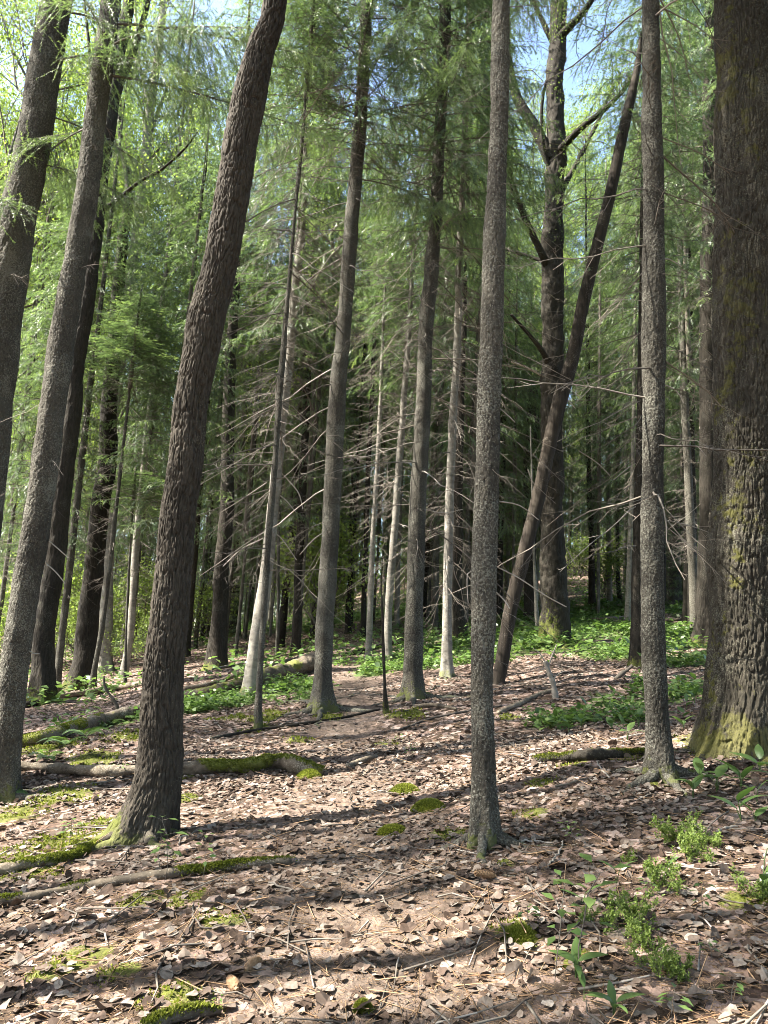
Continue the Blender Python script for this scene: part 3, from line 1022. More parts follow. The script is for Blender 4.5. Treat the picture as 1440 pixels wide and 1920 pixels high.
# spruces standing near enough to know apart
S = {}
S['E'] = spruce('slim lichen-speckled spruce standing in leaf litter beside the bright moss cushions', [(908, 1583, 50), (907, 1400, 45), (905, 1280, 42), (912, 1000, 45), (916, 740, 43), (920, 640, 40), (923, 500, 38), (930, 320, 36), (938, 100, 33), (942, 0, 32), (946, -150, 30)], 18, 9.5, 1, 130, 0.013, 60, .5, 6.5, bark=BARK_SPRUCE, flare=0.5, moss=(0.12, 0.0), lumps=0.0035, dead_L=(.05, .6), fine=7, seed=5, ridge=.007)
S['F'] = spruce('straight grey spruce with bilberry at its foot, before the big old aspen', [(1240, 1462, 48), (1236, 1400, 42), (1229, 1280, 41), (1226, 1000, 40), (1225, 640, 40), (1224, 320, 36), (1222, 0, 32), (1220, -150, 30)], 20, 11, 0, 120, 0.015, 60, 1.6, 8, bark=BARK_SPRUCE, flare=0.6, moss=(0.15, 0), dead_L=(.1, 1.7), fine=8, seed=6, ridge=.008)
S['A'] = spruce('leaning brown spruce at the left edge with a fern at its foot', [(2, 1500, 54), (6, 1440, 51), (22, 1300, 50), (52, 1100, 49), (85, 900, 46), (118, 640, 44), (168, 320, 40), (208, 0, 34), (226, -140, 32)], 21, 11, 2, 120, 0.015, 24, .8, 7, bark=BARK_SPRUCE, flare=0.6, moss=(0.2, 0.05), dead_L=(.08, .8), fine=8, seed=7, ridge=.008)
S['T1'] = spruce('stout spruce cut by the left edge of the view, leaning inward overhead', [(-80, 1480, 84), (-50, 1100, 80), (-12, 740, 75), (22, 480, 69), (50, 330, 62), (80, 150, 56), (103, 0, 54), (122, -150, 50)], 22, 10, 0, 120, 0.018, 26, 3.0, 8.5, bark=BARK_SPRUCE, flare=0.5, dead_L=(.3, 1.3), seed=8, fine=9, ridge=.01)
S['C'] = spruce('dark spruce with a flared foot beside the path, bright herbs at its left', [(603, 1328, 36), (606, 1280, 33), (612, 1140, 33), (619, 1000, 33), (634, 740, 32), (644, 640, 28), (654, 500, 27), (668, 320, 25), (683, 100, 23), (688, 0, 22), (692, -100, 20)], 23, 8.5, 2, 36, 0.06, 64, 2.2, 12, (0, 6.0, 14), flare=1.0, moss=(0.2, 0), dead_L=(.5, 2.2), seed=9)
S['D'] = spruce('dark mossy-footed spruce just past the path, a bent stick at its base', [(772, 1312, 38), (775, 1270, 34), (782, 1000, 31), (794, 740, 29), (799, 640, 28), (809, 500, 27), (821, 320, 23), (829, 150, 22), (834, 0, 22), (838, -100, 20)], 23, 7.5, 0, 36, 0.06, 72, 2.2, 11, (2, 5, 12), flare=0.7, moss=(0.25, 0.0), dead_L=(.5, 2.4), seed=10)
S['T5'] = spruce('pale sunlit slim spruce rising out of the green herb patch', [(469, 1300, 29), (478, 1210, 27), (488, 1150, 26), (500, 1060, 24), (516, 900, 21), (533, 740, 19), (549, 600, 18), (563, 450, 14), (573, 300, 9), (580, 200, 7)], 16.5, 6.5, 3, 28, 0.07, 52, 2, 9, (1, 4, 10), flare=0.4, seed=11, bark=BARK_PALE, dead_L=(.4, 1.5))  # pale bark stands in for direct sun that misses this trunk
S['T5b'] = spruce('thin dark spruce stem close before the pale sunlit one', [(484, 1367, 15), (486, 1290, 14), (491, 1200, 13), (504, 1000, 12), (516, 860, 11), (528, 700, 10), (540, 560, 9), (551, 420, 8), (567, 250, 6)], 12.0, 9.0, 3, 16, 0.07, 56, 1.8, 9.5, (2, 4, 10), flare=0.35, bark=BARK_SPRUCE, seed=12, dead_L=(.5, 1.9), crown_w=.6, dw_w=.8)
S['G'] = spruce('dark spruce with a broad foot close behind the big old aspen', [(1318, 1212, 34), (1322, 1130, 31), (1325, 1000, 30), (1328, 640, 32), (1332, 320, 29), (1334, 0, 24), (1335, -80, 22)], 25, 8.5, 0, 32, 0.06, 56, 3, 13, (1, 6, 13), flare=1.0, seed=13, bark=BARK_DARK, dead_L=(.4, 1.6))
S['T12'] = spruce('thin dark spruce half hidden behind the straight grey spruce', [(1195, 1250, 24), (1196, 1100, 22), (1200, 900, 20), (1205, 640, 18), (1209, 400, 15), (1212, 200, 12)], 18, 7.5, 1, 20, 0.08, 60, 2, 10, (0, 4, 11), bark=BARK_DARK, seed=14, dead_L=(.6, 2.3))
S['T13'] = spruce('tall dim spruce standing in the green herbs right of the straight grey spruce', [(1264, 1142, 26), (1262, 1000, 24), (1252, 640, 18), (1249, 400, 15), (1246, 200, 12)], 26, 8, 2, 20, 0.12, 40, 3, 12, (2, 4, 13), flare=1.2, seed=15, dead_L=(.6, 1.8))
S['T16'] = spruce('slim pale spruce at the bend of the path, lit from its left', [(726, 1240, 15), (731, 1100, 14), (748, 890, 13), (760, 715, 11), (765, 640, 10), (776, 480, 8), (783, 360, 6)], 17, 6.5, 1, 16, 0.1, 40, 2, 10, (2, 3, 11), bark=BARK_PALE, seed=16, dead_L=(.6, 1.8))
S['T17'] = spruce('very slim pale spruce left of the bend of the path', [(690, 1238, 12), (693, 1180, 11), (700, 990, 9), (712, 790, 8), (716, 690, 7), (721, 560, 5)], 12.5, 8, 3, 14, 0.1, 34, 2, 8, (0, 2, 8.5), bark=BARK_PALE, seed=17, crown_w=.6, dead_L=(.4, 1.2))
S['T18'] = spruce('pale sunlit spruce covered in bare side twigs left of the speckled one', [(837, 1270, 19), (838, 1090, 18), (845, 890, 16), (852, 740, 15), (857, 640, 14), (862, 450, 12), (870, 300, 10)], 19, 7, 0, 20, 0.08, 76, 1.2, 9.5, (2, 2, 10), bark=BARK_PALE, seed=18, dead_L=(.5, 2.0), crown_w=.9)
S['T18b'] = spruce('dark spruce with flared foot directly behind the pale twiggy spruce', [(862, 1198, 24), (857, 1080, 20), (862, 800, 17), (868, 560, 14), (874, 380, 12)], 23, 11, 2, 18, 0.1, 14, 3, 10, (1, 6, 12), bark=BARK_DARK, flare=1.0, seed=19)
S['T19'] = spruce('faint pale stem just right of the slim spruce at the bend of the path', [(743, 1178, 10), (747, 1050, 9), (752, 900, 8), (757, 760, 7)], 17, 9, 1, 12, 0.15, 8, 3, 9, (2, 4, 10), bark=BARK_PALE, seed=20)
S['T20'] = spruce('black spindly dead stem rising beside the path', [(724, 1337, 9), (721, 1280, 7), (718, 1200, 5), (716, 1120, 4), (714, 1060, 2)], 2.4, 3, None, 10, 0.06, 7, 1.2, 3.2, bark=BARK_DARK, cat='dead sapling', name='dead_sapling', seed=21, dead_L=(.2, .5))
S['T21'] = spruce('dark snag behind the leaning dead trunk', [(996, 1168, 24), (994, 1050, 23), (994, 900, 26), (998, 800, 24), (1000, 740, 20)], 9, 9, None, 18, 0.1, 12, 2, 8, (0, 3, 8.5), bark=BARK_DARK, cat='dead tree', name='dead_tree', seed=22)

for key, r, n, L in [('E', .10, 4, .4), ('F', .115, 5, .45), ('A', .13, 4, .5), ('C', .15, 5, .8), ('D', .15, 5, .8), ('G', .17, 5, .9), ('T5', .1, 4, .5), ('T18', .09, 4, .5), ('T12', .1, 4, .4), ('T16', .09, 3, .5)]:
    roots(S[key][0], S[key][1], r, n, L, hash(key) % 97 if False else len(key) * 7 + n, BARK_SPRUCE, .3)

# the leaning pale and furrowed broadleaf trees at the left
B_, bB, QB = broad_tree('tall dark-footed aspen with pale upper stem and moss at its base, near the left edge', [(78, 1318, 42), (82, 1240, 38), (85, 1190, 38), (103, 1040, 36), (123, 840, 35), (150, 640, 31), (160, 575, 30), (184, 375, 26), (203, 240, 27), (220, 130, 22), (238, 20, 20), (250, -80, 17)], 27, 17, SPARSE[0], 14, BARK_DARK, 48, 0.06, 'aspen tree', 'aspen_tree', ridge=0.02, ridge_u=14, ridge_v=2.2, moss=(0.4, 0.0), flare=0.7, flare_h=0.35, seed=61)
o, q = limb_px(B_, bB, [(212, 200, 16), (228, 150, 14), (245, 110, 13), (262, 60, 11), (278, 0, 9), (292, -70, 6)]); twig_spray(B_, q, 12, 1.5, 500, 931)
o, q = limb_px(B_, bB, [(190, 395, 8), (225, 370, 7), (262, 340, 6), (300, 320, 5), (345, 280, 4), (372, 245, 2)], dy=-.3); twig_spray(B_, q, 14, 0.9, 300, 932)
o, q = limb_px(B_, bB, [(186, 300, 8), (175, 200, 7), (168, 100, 6), (158, 0, 4)], dy=.2); twig_spray(B_, q, 12, 1.3, 400, 933)
C3, bC, QC = broad_tree('furrowed trunk with a sunlit left edge and mossy foot among the fallen logs', [(150, 1290, 46), (160, 1240, 42), (168, 1150, 38), (183, 1020, 35), (200, 860, 32), (207, 740, 28), (215, 640, 24), (226, 500, 20), (236, 400, 17), (238, 330, 14), (226, 280, 9)], 20, 15.5, None, 14, BARK_DARK, 40, 0.07, 'aspen tree', 'aspen_tree', ridge=0.02, ridge_u=14, ridge_v=2.2, moss=(0.4, 0), flare=0.5, seed=62)
C2, bC2, QC2 = broad_tree('pale smooth birch-like trunk with thin airy twigs against the blue sky', [(196, 1262, 26), (198, 1100, 26), (202, 940, 26), (212, 780, 25), (226, 660, 24), (240, 550, 22), (256, 450, 20), (272, 325, 18), (281, 200, 16), (300, 75, 14), (312, -40, 12)], 27, 16, SPARSE[0], 14, BARK_PALE, 32, 0.08, 'birch tree', 'birch_tree', moss=(0.3, 0), seed=63)
for j, (pts, dy) in enumerate([([(276, 270, 7), (300, 200, 6), (330, 120, 5), (352, 40, 4), (368, -40, 3)], .2), ([(268, 360, 6), (310, 300, 5), (350, 255, 4), (390, 215, 2)], -.2), ([(281, 210, 7), (262, 120, 6), (255, 40, 5), (250, -40, 3)], .3), ([(250, 480, 5), (290, 440, 4), (340, 420, 3), (385, 395, 2)], -.3), ([(260, 420, 5), (243, 330, 4), (236, 250, 3)], .2)]):
    o, q = limb_px(C2, bC2, pts, bark=BARK_PALE, dy=dy); twig_spray(C2, q, 14, 1.1, 350, 940 + j, .05)

# slim stems and trunks farther in, each with the place it holds
MID = [('double dark trunk standing left of the pale sunlit slim spruce', [(406, 1252, 36), (410, 1150, 31), (415, 1090, 29), (425, 940, 26), (430, 760, 23), (436, 600, 19)], 22, 9, 2, BARK_DARK),
       ('dark trunk just behind the double trunk', [(440, 1192, 21), (442, 1040, 19), (455, 880, 17), (470, 760, 16), (478, 640, 14)], 22, 9, 0, BARK_DARK),
       ('slender trunk with a lit rim left of the double trunk', [(389, 1184, 15), (396, 1060, 14), (402, 960, 13), (412, 800, 11)], 20, 8, 1, BARK_SPRUCE),
       ('dim straight trunk beyond the mound left of the leaning aspen', [(240, 1204, 17), (252, 1080, 17), (264, 940, 17), (275, 780, 15), (290, 600, 12)], 21, 8, 4, BARK_DARK),
       ('dim trunk beside the leaning aspen seen over the mound', [(270, 1197, 14), (275, 1080, 12), (280, 980, 12), (292, 800, 10)], 20, 7, 0, BARK_DARK),
       ('thin brown trunk between the two mossy-footed aspens at the left', [(106, 1300, 14), (112, 1230, 13), (122, 1140, 13), (145, 940, 12), (160, 800, 11), (180, 640, 9)], 16, 8, 1, BARK_SPRUCE),
       ('dark spruce seen between the left-edge trunks', [(2, 1190, 30), (10, 1115, 27), (22, 940, 26), (36, 830, 25), (55, 640, 23), (75, 450, 20)], 22, 9, 2, BARK_DARK),
       ('slim leaning pole against the mossy-footed furrowed trunk', [(170, 1297, 10), (178, 1250, 10), (196, 1140, 9), (212, 1000, 8), (226, 880, 6)], 9.5, 7, 3, BARK_SPRUCE),
       ('thin pale stem between the dark left trunks', [(131, 1200, 8), (142, 1110, 8), (152, 1040, 7), (165, 900, 6)], 16, 9, 3, BARK_PALE),
       ('bare thin pole behind the long log', [(234, 1284, 7), (235, 1240, 6), (238, 1150, 5), (242, 1060, 4)], 5.6, 4.5, 3, BARK_SPRUCE),
       ('thin grey stem right of the pale sunlit spruce', [(519, 1236, 7), (521, 1140, 6), (523, 1000, 6), (530, 800, 5)], 13, 8, 3, BARK_SPRUCE),
       ('brown trunk above the mossy log between the pale and dark spruces', [(555, 1228, 19), (558, 1120, 17), (563, 1000, 16), (572, 800, 14), (582, 600, 11)], 21, 9, 0, BARK_DARK),
       ('dim trunk close left of the dark flared spruce', [(590, 1195, 11), (594, 1050, 10), (604, 850, 9)], 20, 8, 1, BARK_DARK),
       ('dark trunk deep in the wood above the path', [(655, 1176, 12), (658, 1050, 11), (664, 860, 10), (672, 680, 8)], 21, 9, 4, BARK_DARK),
       ('dim trunk behind the very slim pale spruce', [(680, 1200, 11), (684, 1080, 10), (690, 900, 9)], 20, 8, 0, BARK_DARK),
       ('shaded trunk right of the slim speckled spruce', [(934, 1165, 16), (936, 1000, 15), (944, 800, 13), (950, 620, 11)], 21, 8, 2, BARK_DARK),
       ('slim bare stem leaning beside the mossy foot of the forked tree', [(1008, 1190, 7), (1004, 1100, 7), (1000, 1020, 5)], 6, 5, None, BARK_PALE),
       ('sunlit far trunk in the green clearing beyond the forked tree', [(1143, 1136, 10), (1142, 1020, 9), (1140, 880, 8)], 20, 8, 0, BARK_PALE),
       ('dim far trunk at the green clearing nearer the forked tree', [(1110, 1142, 13), (1109, 1020, 11), (1104, 860, 9)], 21, 7, 2, BARK_DARK),
       ('pale thin stem left of the thin dark spruce by the clearing', [(1176, 1176, 11), (1180, 1050, 10), (1186, 880, 8), (1190, 700, 7)], 18, 8, 1, BARK_PALE),
       ('faint trunk seen between the straight grey spruce and the dim spruce', [(1284, 1130, 10), (1280, 1000, 9), (1276, 850, 8)], 20, 8, 4, BARK_SPRUCE),
       ('grey trunk behind the dark spruce left of the speckled one', [(815, 1180, 13), (818, 1040, 12), (824, 880, 10)], 20, 8, 0, BARK_SPRUCE)]
for j, (lb, pts, top, cf, ci, bk) in enumerate(MID):
    spruce(lb, pts, top, cf, ci, 14, 0.12, 0, bark=bk, deadwork=(j % 3, 2.2, max(cf + 0.5, 3.5)) if top > 8 else None, seed=500 + j, flare=0.6, dw_w=0.75)

# ------------------------------------------------------------------ the wood behind and beside
def proto_trunk(seed, H, r0, bark, sides=12):
    global rng
    rng = np.random.default_rng(seed)
    z = np.array([-0.3, 0, 1.5, 5, 10, 15, 20, H]) * (H / 24 if H != 24 else 1)
    z[0] = -0.3
    R = r0 * np.array([1.05, 1.0, 0.86, 0.76, 0.62, 0.45, 0.25, 0.05])
    P = np.stack([np.cumsum(rng.normal(0, .05, 8)), np.cumsum(rng.normal(0, .05, 8)), z], 1); P[:2, :2] = 0
    me, Q = trunk_mesh(P, R, sides, 0.22, 0.7, 0.3, 4, 0, lumps=0.006, moss=(0.3, 0), seed=seed, mat=bark)
    return me, Q


PT = [proto_trunk(700 + k, 24, [.13, .16, .10, .145, .12, .17, .09][k], [BARK_SPRUCE, BARK_DARK, BARK_SPRUCE, BARK_DARK, BARK_PALE, BARK_DARK, BARK_SPRUCE][k]) for k in range(7)]
LAND = [(78, 'the left aspen'), (160, 'the furrowed trunk'), (300, 'the leaning aspen'), (408, 'the double trunk'), (480, 'the sunlit spruce'),
        (605, 'the flared spruce'), (690, 'the slimmest spruce'), (775, 'the path spruce'), (837, 'the twiggy spruce'), (908, 'the speckled spruce'),
        (1040, 'the forked tree'), (1195, 'the thin dark spruce'), (1240, 'the grey spruce'), (1320, 'the broad-footed spruce'), (1400, 'the mossy old aspen')]


def sector(px):
    xs = [l[0] for l in LAND]
    k = int(np.searchsorted(xs, px))
    if k == 0: return 'left of ' + LAND[0][1]
    if k == len(xs): return 'right of ' + LAND[-1][1]
    return 'between %s and %s' % (LAND[k - 1][1], LAND[k][1])


def bg_tree(kind, x, y, s, variant, label, group, low=None, rot=None, cw=1.0):
    z = float(ground_z(x, y))
    name, cat = ('spruce_tree', 'spruce tree') if kind == 'spruce' else ('broadleaf_tree', 'broadleaf tree')
    root = thing(name, label, cat, (x, y, z), group)
    root.rotation_euler = (rng.normal(0, .012), rng.normal(0, .012) , rng.random() * 6.28 if rot is None else rot)
    me, Q = PT[variant % 7]
    o = link('trunk', me, root); o.scale = (s, s, s)
    if kind == 'spruce':
        c = variant % 5
        h0 = low if low is not None else rng.uniform(6, 9)
        top = 24.5 * s
        o = link('crown', CROWNS[c], root, (0, 0, h0)); o.scale = (cw * 1.05, cw * 1.05, (top - h0) / CROWN_H[c]); o.rotation_euler = (0, 0, rng.random() * 6.28)
        if h0 > 3:
            o = link('dead_branchwork', DEADWORK[variant % 3], root, (0, 0, 1.8)); o.scale = (.85, .85, (h0 - 1) / 7); o.rotation_euler = (0, 0, rng.random() * 6.28)
            tag(o, kind='stuff')
    else:
        c = variant % 3
        h0 = low if low is not None else rng.uniform(8, 11)
        o = link('crown', BROAD[c], root, (0, 0, h0)); sc = (25 * s - h0) / BROAD_H[c]; o.scale = (cw, cw, sc); o.rotation_euler = (0, 0, rng.random() * 6.28)
    COL_BASE.append((x, y, .15))
    return root


rng = np.random.default_rng(77)
placed = 0
tries = 0
while placed < 215 and tries < 9000:
    tries += 1
    th = rng.uniform(-math.radians(33), math.radians(33))
    r = math.sqrt(rng.uniform(15 ** 2, 78 ** 2)) if placed < 175 else rng.uniform(50, 100)
    if rng.random() < 0.25: r = rng.uniform(15, 40)
    x, y = r * math.sin(th), r * math.cos(th)
    md = 1.6 if r < 40 else 1.9
    if any((x - a) ** 2 + (y - b) ** 2 < md * md for a, b, c in COL_BASE): continue
    q = to_px(np.array([[x, y, float(ground_z(x, y))]]))[0]
    if r < 22 and not (q[0] < 40 or q[0] > 1290 or 560 < q[0] < 600): continue
    if r < 45 and 1050 < q[0] < 1185: continue
    if r < 34 and 560 < q[0] < 760: continue
    if x < -4 - .12 * y and y < 48 and rng.random() < .62: continue
    leafy = rng.random() < (0.42 if q[0] < 330 else 0.28)
    d = 'near' if r < 26 else ('mid-depth' if r < 45 else 'far')
    where = sector(q[0])
    if leafy:
        lb = {'near': 'leafy pale tree standing ', 'mid-depth': 'yellow-green leafy tree deeper in ', 'far': 'distant bright leafy tree '}[d] + where
    else:
        lb = {'near': 'drooping spruce standing ', 'mid-depth': 'dim spruce deeper in ', 'far': 'distant slender spruce '}[d] + where
    if placed < 500:
        bg_tree('broad' if leafy else 'spruce', x, y, rng.uniform(.72, 1.12), int(rng.integers(0, 35)), lb, lb.split(' standing')[0].split(' deeper')[0] + 's ' + where, low=rng.uniform(.6, 3.5) if r > 50 else (rng.uniform(1.5, 6) if r > 30 else rng.uniform(3.8, 7)), cw=rng.uniform(.85, 1.25))
    placed += 1

# young trees and bushes that close the view low down
for k in range(60):
    th = rng.uniform(-math.radians(32), math.radians(31)); r = rng.uniform(26, 60) if k < 30 else rng.uniform(50, 90)
    x, y = r * math.sin(th), r * math.cos(th)
    q = to_px(np.array([[x, y, float(ground_z(x, y))]]))[0]
    if 1040 < q[0] < 1190 or 640 < q[0] < 720: continue
    root = thing('young_spruce', 'young low-boughed spruce far back ' + sector(q[0]), 'young spruce', (x, y, float(ground_z(x, y))), 'young spruces far back ' + sector(q[0]))
    s = rng.uniform(.28, .55); c = int(rng.integers(0, 5))
    o = link('crown', CROWNS[c], root, (0, 0, .15)); o.scale = (s * 1.5, s * 1.5, s); o.rotation_euler = (0, 0, rng.random() * 6)
for k in range(52):
    th = rng.uniform(-math.radians(33), math.radians(30)); 
    if k < 26: th = rng.uniform(-math.radians(33), -math.radians(16))
    r = rng.uniform(24, 55) if k < 34 else rng.uniform(30, 60)
    x, y = r * math.sin(th), r * math.cos(th)
    q = to_px(np.array([[x, y, float(ground_z(x, y))]]))[0]
    o = link('leafy_bush', SHRUB[k % 2], None, (x, y, float(ground_z(x, y)) - .03)); s = rng.uniform(.7, 1.7)
    o.scale = (s, s, s); o.rotation_euler = (0, 0, rng.random() * 6.28)
    tag(o, 'green leafy undergrowth bush ' + sector(q[0]), 'bush', 'bushes ' + sector(q[0]))

# spruces of middle size whose sparse boughs fill the middle of the view
for px, r, low, top, lb in [(290, 19, 3.8, 15, 'dense dark spruce filling the gap right behind the leaning aspen'), (448, 25, 3.6, 17, 'spruce with light boughs behind the double trunk'), (560, 23, 4.2, 16, 'spruce with pale hanging boughs left of the flared spruce'), 
                            (700, 31, 3.6, 18, 'spruce with hanging boughs above the bend of the path'), (962, 25, 3.4, 15, 'spruce with lacy boughs right of the speckled spruce'), (1122, 27, 3.4, 16, 'dark spruce with low boughs right of the forked tree'), (1163, 33, 3.6, 15, 'second dark spruce beyond the green clearing'), (36, 20, 3.5, 15, 'spruce with bright boughs behind the left-edge spruces'),
                            (1285, 24, 4.2, 16, 'spruce with light boughs right of the grey spruce'), (880, 35, 4, 16, 'spruce with sparse boughs between the twiggy and speckled spruces'), (742, 39, 4, 17, 'spruce with drooping boughs left of the path spruce'), (510, 33, 3, 14, 'spruce with low boughs behind the sunlit spruce'), (622, 42, 4, 18, 'spruce seen behind the flared spruce'), (990, 36, 3, 15, 'spruce half hidden by the leaning snag'),
                            (655, 27, 4, 16, 'spruce with pale boughs right of the flared spruce'), (802, 29, 3.6, 16, 'spruce with light boughs between the path spruce and the twiggy one'), (560, 36, 3, 15, 'spruce with lit hanging boughs deeper left of the flared spruce'), (85, 34, 2, 14, 'spruce with low boughs behind the left aspen'), (1235, 32, 3, 15, 'spruce with boughs low behind the grey spruce'), (1345, 30, 4, 16, 'spruce deep behind the mossy old aspen'), (255, 36, 2, 14, 'spruce with low light boughs beyond the mound'), (850, 46, 2, 15, 'spruce with low boughs far behind the twiggy spruce'), (930, 40, 2.5, 14, 'spruce with low boughs far behind the speckled spruce'), (478, 29, 2.6, 12, 'young spruce with sunlit low boughs close behind the sunlit spruce'), (585, 31, 2.6, 12, 'young spruce with low boughs just left of the flared spruce'), (725, 35, 2.8, 12, 'young spruce with low boughs left of the path spruce'), (865, 30, 3, 12, 'young spruce with low boughs behind the twiggy spruce'), (1015, 31, 3, 13, 'young spruce with low boughs hidden by the forked tree')]:
    d = ray(px, 1150); d = d / np.hypot(d[0], d[1]); x, y = d[0] * r, d[1] * r
    bg_tree('spruce', x, y, top / 24.5, int(rng.integers(0, 35)), lb, None, low=low, cw=rng.uniform(.9, 1.15))

for px, r, top, low, lb in [(-60, 25, 26, 8, 'leafy tree at the left edge high behind the stout spruce'), (70, 31, 27, 9, 'leafy tree between the stout left-edge spruce and the leaning brown spruce'), (150, 44, 28, 8, 'leafy tree far behind the leaning brown spruce'), (1005, 37, 27, 11, 'tall yellow-green leafy tree showing behind the fork of the forked tree'), (1112, 46, 28, 9, 'tall leafy tree far right of the forked tree'), (1172, 39, 26, 12, 'leafy tree high behind the top of the leaning snag'), (948, 47, 27, 9, 'leafy tree far behind the speckled spruce'), (300, 41, 27, 10, 'bright leafy tree rising far behind the pale birch-like trunk'), (372, 47, 28, 9, 'bright leafy tree far behind the leaning aspen'), (30, 38, 26, 10, 'bright leafy tree behind the stout left-edge spruce'), (1280, 44, 27, 9, 'leafy tree high between the grey spruce and broad-footed spruce'), (560, 52, 28, 8, 'leafy tree far left of the flared spruce')]:
    d = ray(px, 1150); d = d / np.hypot(d[0], d[1])
    bg_tree('broad', d[0] * r, d[1] * r, top / 25, int(rng.integers(0, 35)), lb, None, low=low, cw=1.25)

# trees standing just outside the view on the sunny side: their shadows cross the ground
for k, (x, y, s, kd, low) in enumerate([(-4.3, 2.82, .8, 'broad', 13), (-8.6, 3.75, .72, 'spruce', 9.5), (-5.6, 3.3, .85, 'broad', 14), (-5.0, 4.05, .85, 'broad', 14), (-6.3, 4.6, .85, 'broad', 14), (-4.8, 2.1, .8, 'broad', 14), (-11, 1.6, .9, 'broad', 12), (-16, 9, 1.1, 'spruce', 10), (-24, 5, 1.1, 'spruce', 13), (-9.5, 8.4, .95, 'spruce', 7), (-7.8, 7.4, .8, 'spruce', 12)]):
    bg_tree(kd, x, y, s, k, 'tree just outside the left of the view shading the leaf litter', 'trees just outside the view', low=low, cw=.85)
n_b = 0
while n_b < 44:
    an = rng.uniform(math.radians(48), math.radians(360 - 48)); r = rng.uniform(3.6, 24)
    x, y = r * math.sin(an), r * math.cos(an)
    if x < -2 and -4.5 < y < 9: continue                    # the sun comes in through here
    if any((x - a) ** 2 + (y - b) ** 2 < 2.6 ** 2 for a, b, c in COL_BASE): continue
    bg_tree('spruce' if rng.random() < .75 else 'broad', x, y, rng.uniform(.8, 1.05), int(rng.integers(0, 35)), 'tree standing behind or beside the viewer, outside the view', 'trees around the viewer', low=rng.uniform(4.5, 7.5), cw=1.15)
    n_b += 1

# live boughs hanging into the top of the view
def live_boughs(root, base, Q, specs, seed):
    global rng
    rng = np.random.default_rng(seed)
    for (z, az, L, droop) in specs:
        g = Geo(0.013, 0.017)
        spruce_branch(g, np.zeros(3), az, L, droop, 1.7, 1.0, 0.6)
        i = int(np.argmin(np.abs(Q[:, 2] - z)))
        link('live_branch', g.mesh('live_branch', [NEEDLE, TWIG]), root, Q[i, :3])


live_boughs(*S['A'], [(7.2, 0.35, 2.6, .22), (7.8, 0.1, 2.4, .35), (7.5, -.5, 2.0, .4), (6.6, 2.6, 1.6, .4), (7.6, -1.6, 1.6, .4)], 31)
live_boughs(*S['T1'], [(7.0, .3, 1.5, .5), (6.4, 0.1, 1.3, .5), (7.6, -.4, 2.0, .5), (8.3, 0.2, 2.2, .5), (5.8, -1.5, 1.2, .5)], 32)
live_boughs(*S['F'], [(7.5, 2.2, 1.8, .35), (8.2, .6, 1.8, .3), (8.6, 3.6, 2.0, .3)], 33)
live_boughs(*S['C'], [(8, 0.2, 2.0, .4), (9, 2.8, 2.2, .4), (9.5, -1.2, 2.0, .4), (10.5, .4, 2.3, .4), (11, 3.4, 2.2, .4), (11.5, -.5, 2.2, .4)], 34)
live_boughs(*S['D'], [(8, 3.0, 2.0, .45), (8.8, 0.0, 2.2, .4), (9.4, -1.4, 2.0, .4), (10, 2.2, 2.2, .4), (7.4, -.7, 1.7, .5)], 35)
live_boughs(*S['E'], [(7.6, .2, 1.5, .3), (8.1, 2.9, 1.6, .3), (8.6, -.9, 1.6, .3)], 36)
rng = np.random.default_rng(50)

# pale bare branches the photo shows clearly, each on its tree
def bare_branch_px(root, b, pts, tint=0.9, dy=0.0):
    P = [at_y(a, c, b[1] + dy * j) - b for j, (a, c, w) in enumerate(pts)]
    R = [w * .5 * depth_of(p + b) / FPX for p, (a, c, w) in zip(P, pts)]
    Q = spline(np.column_stack([np.array(P), R]), 0.05)
    g = Geo(); g.tube(Q[:, :3], Q[:, 3] * .5, 5, tint)
    return link('dead_branch', g.mesh('dead_branch', [TWIG]), root)


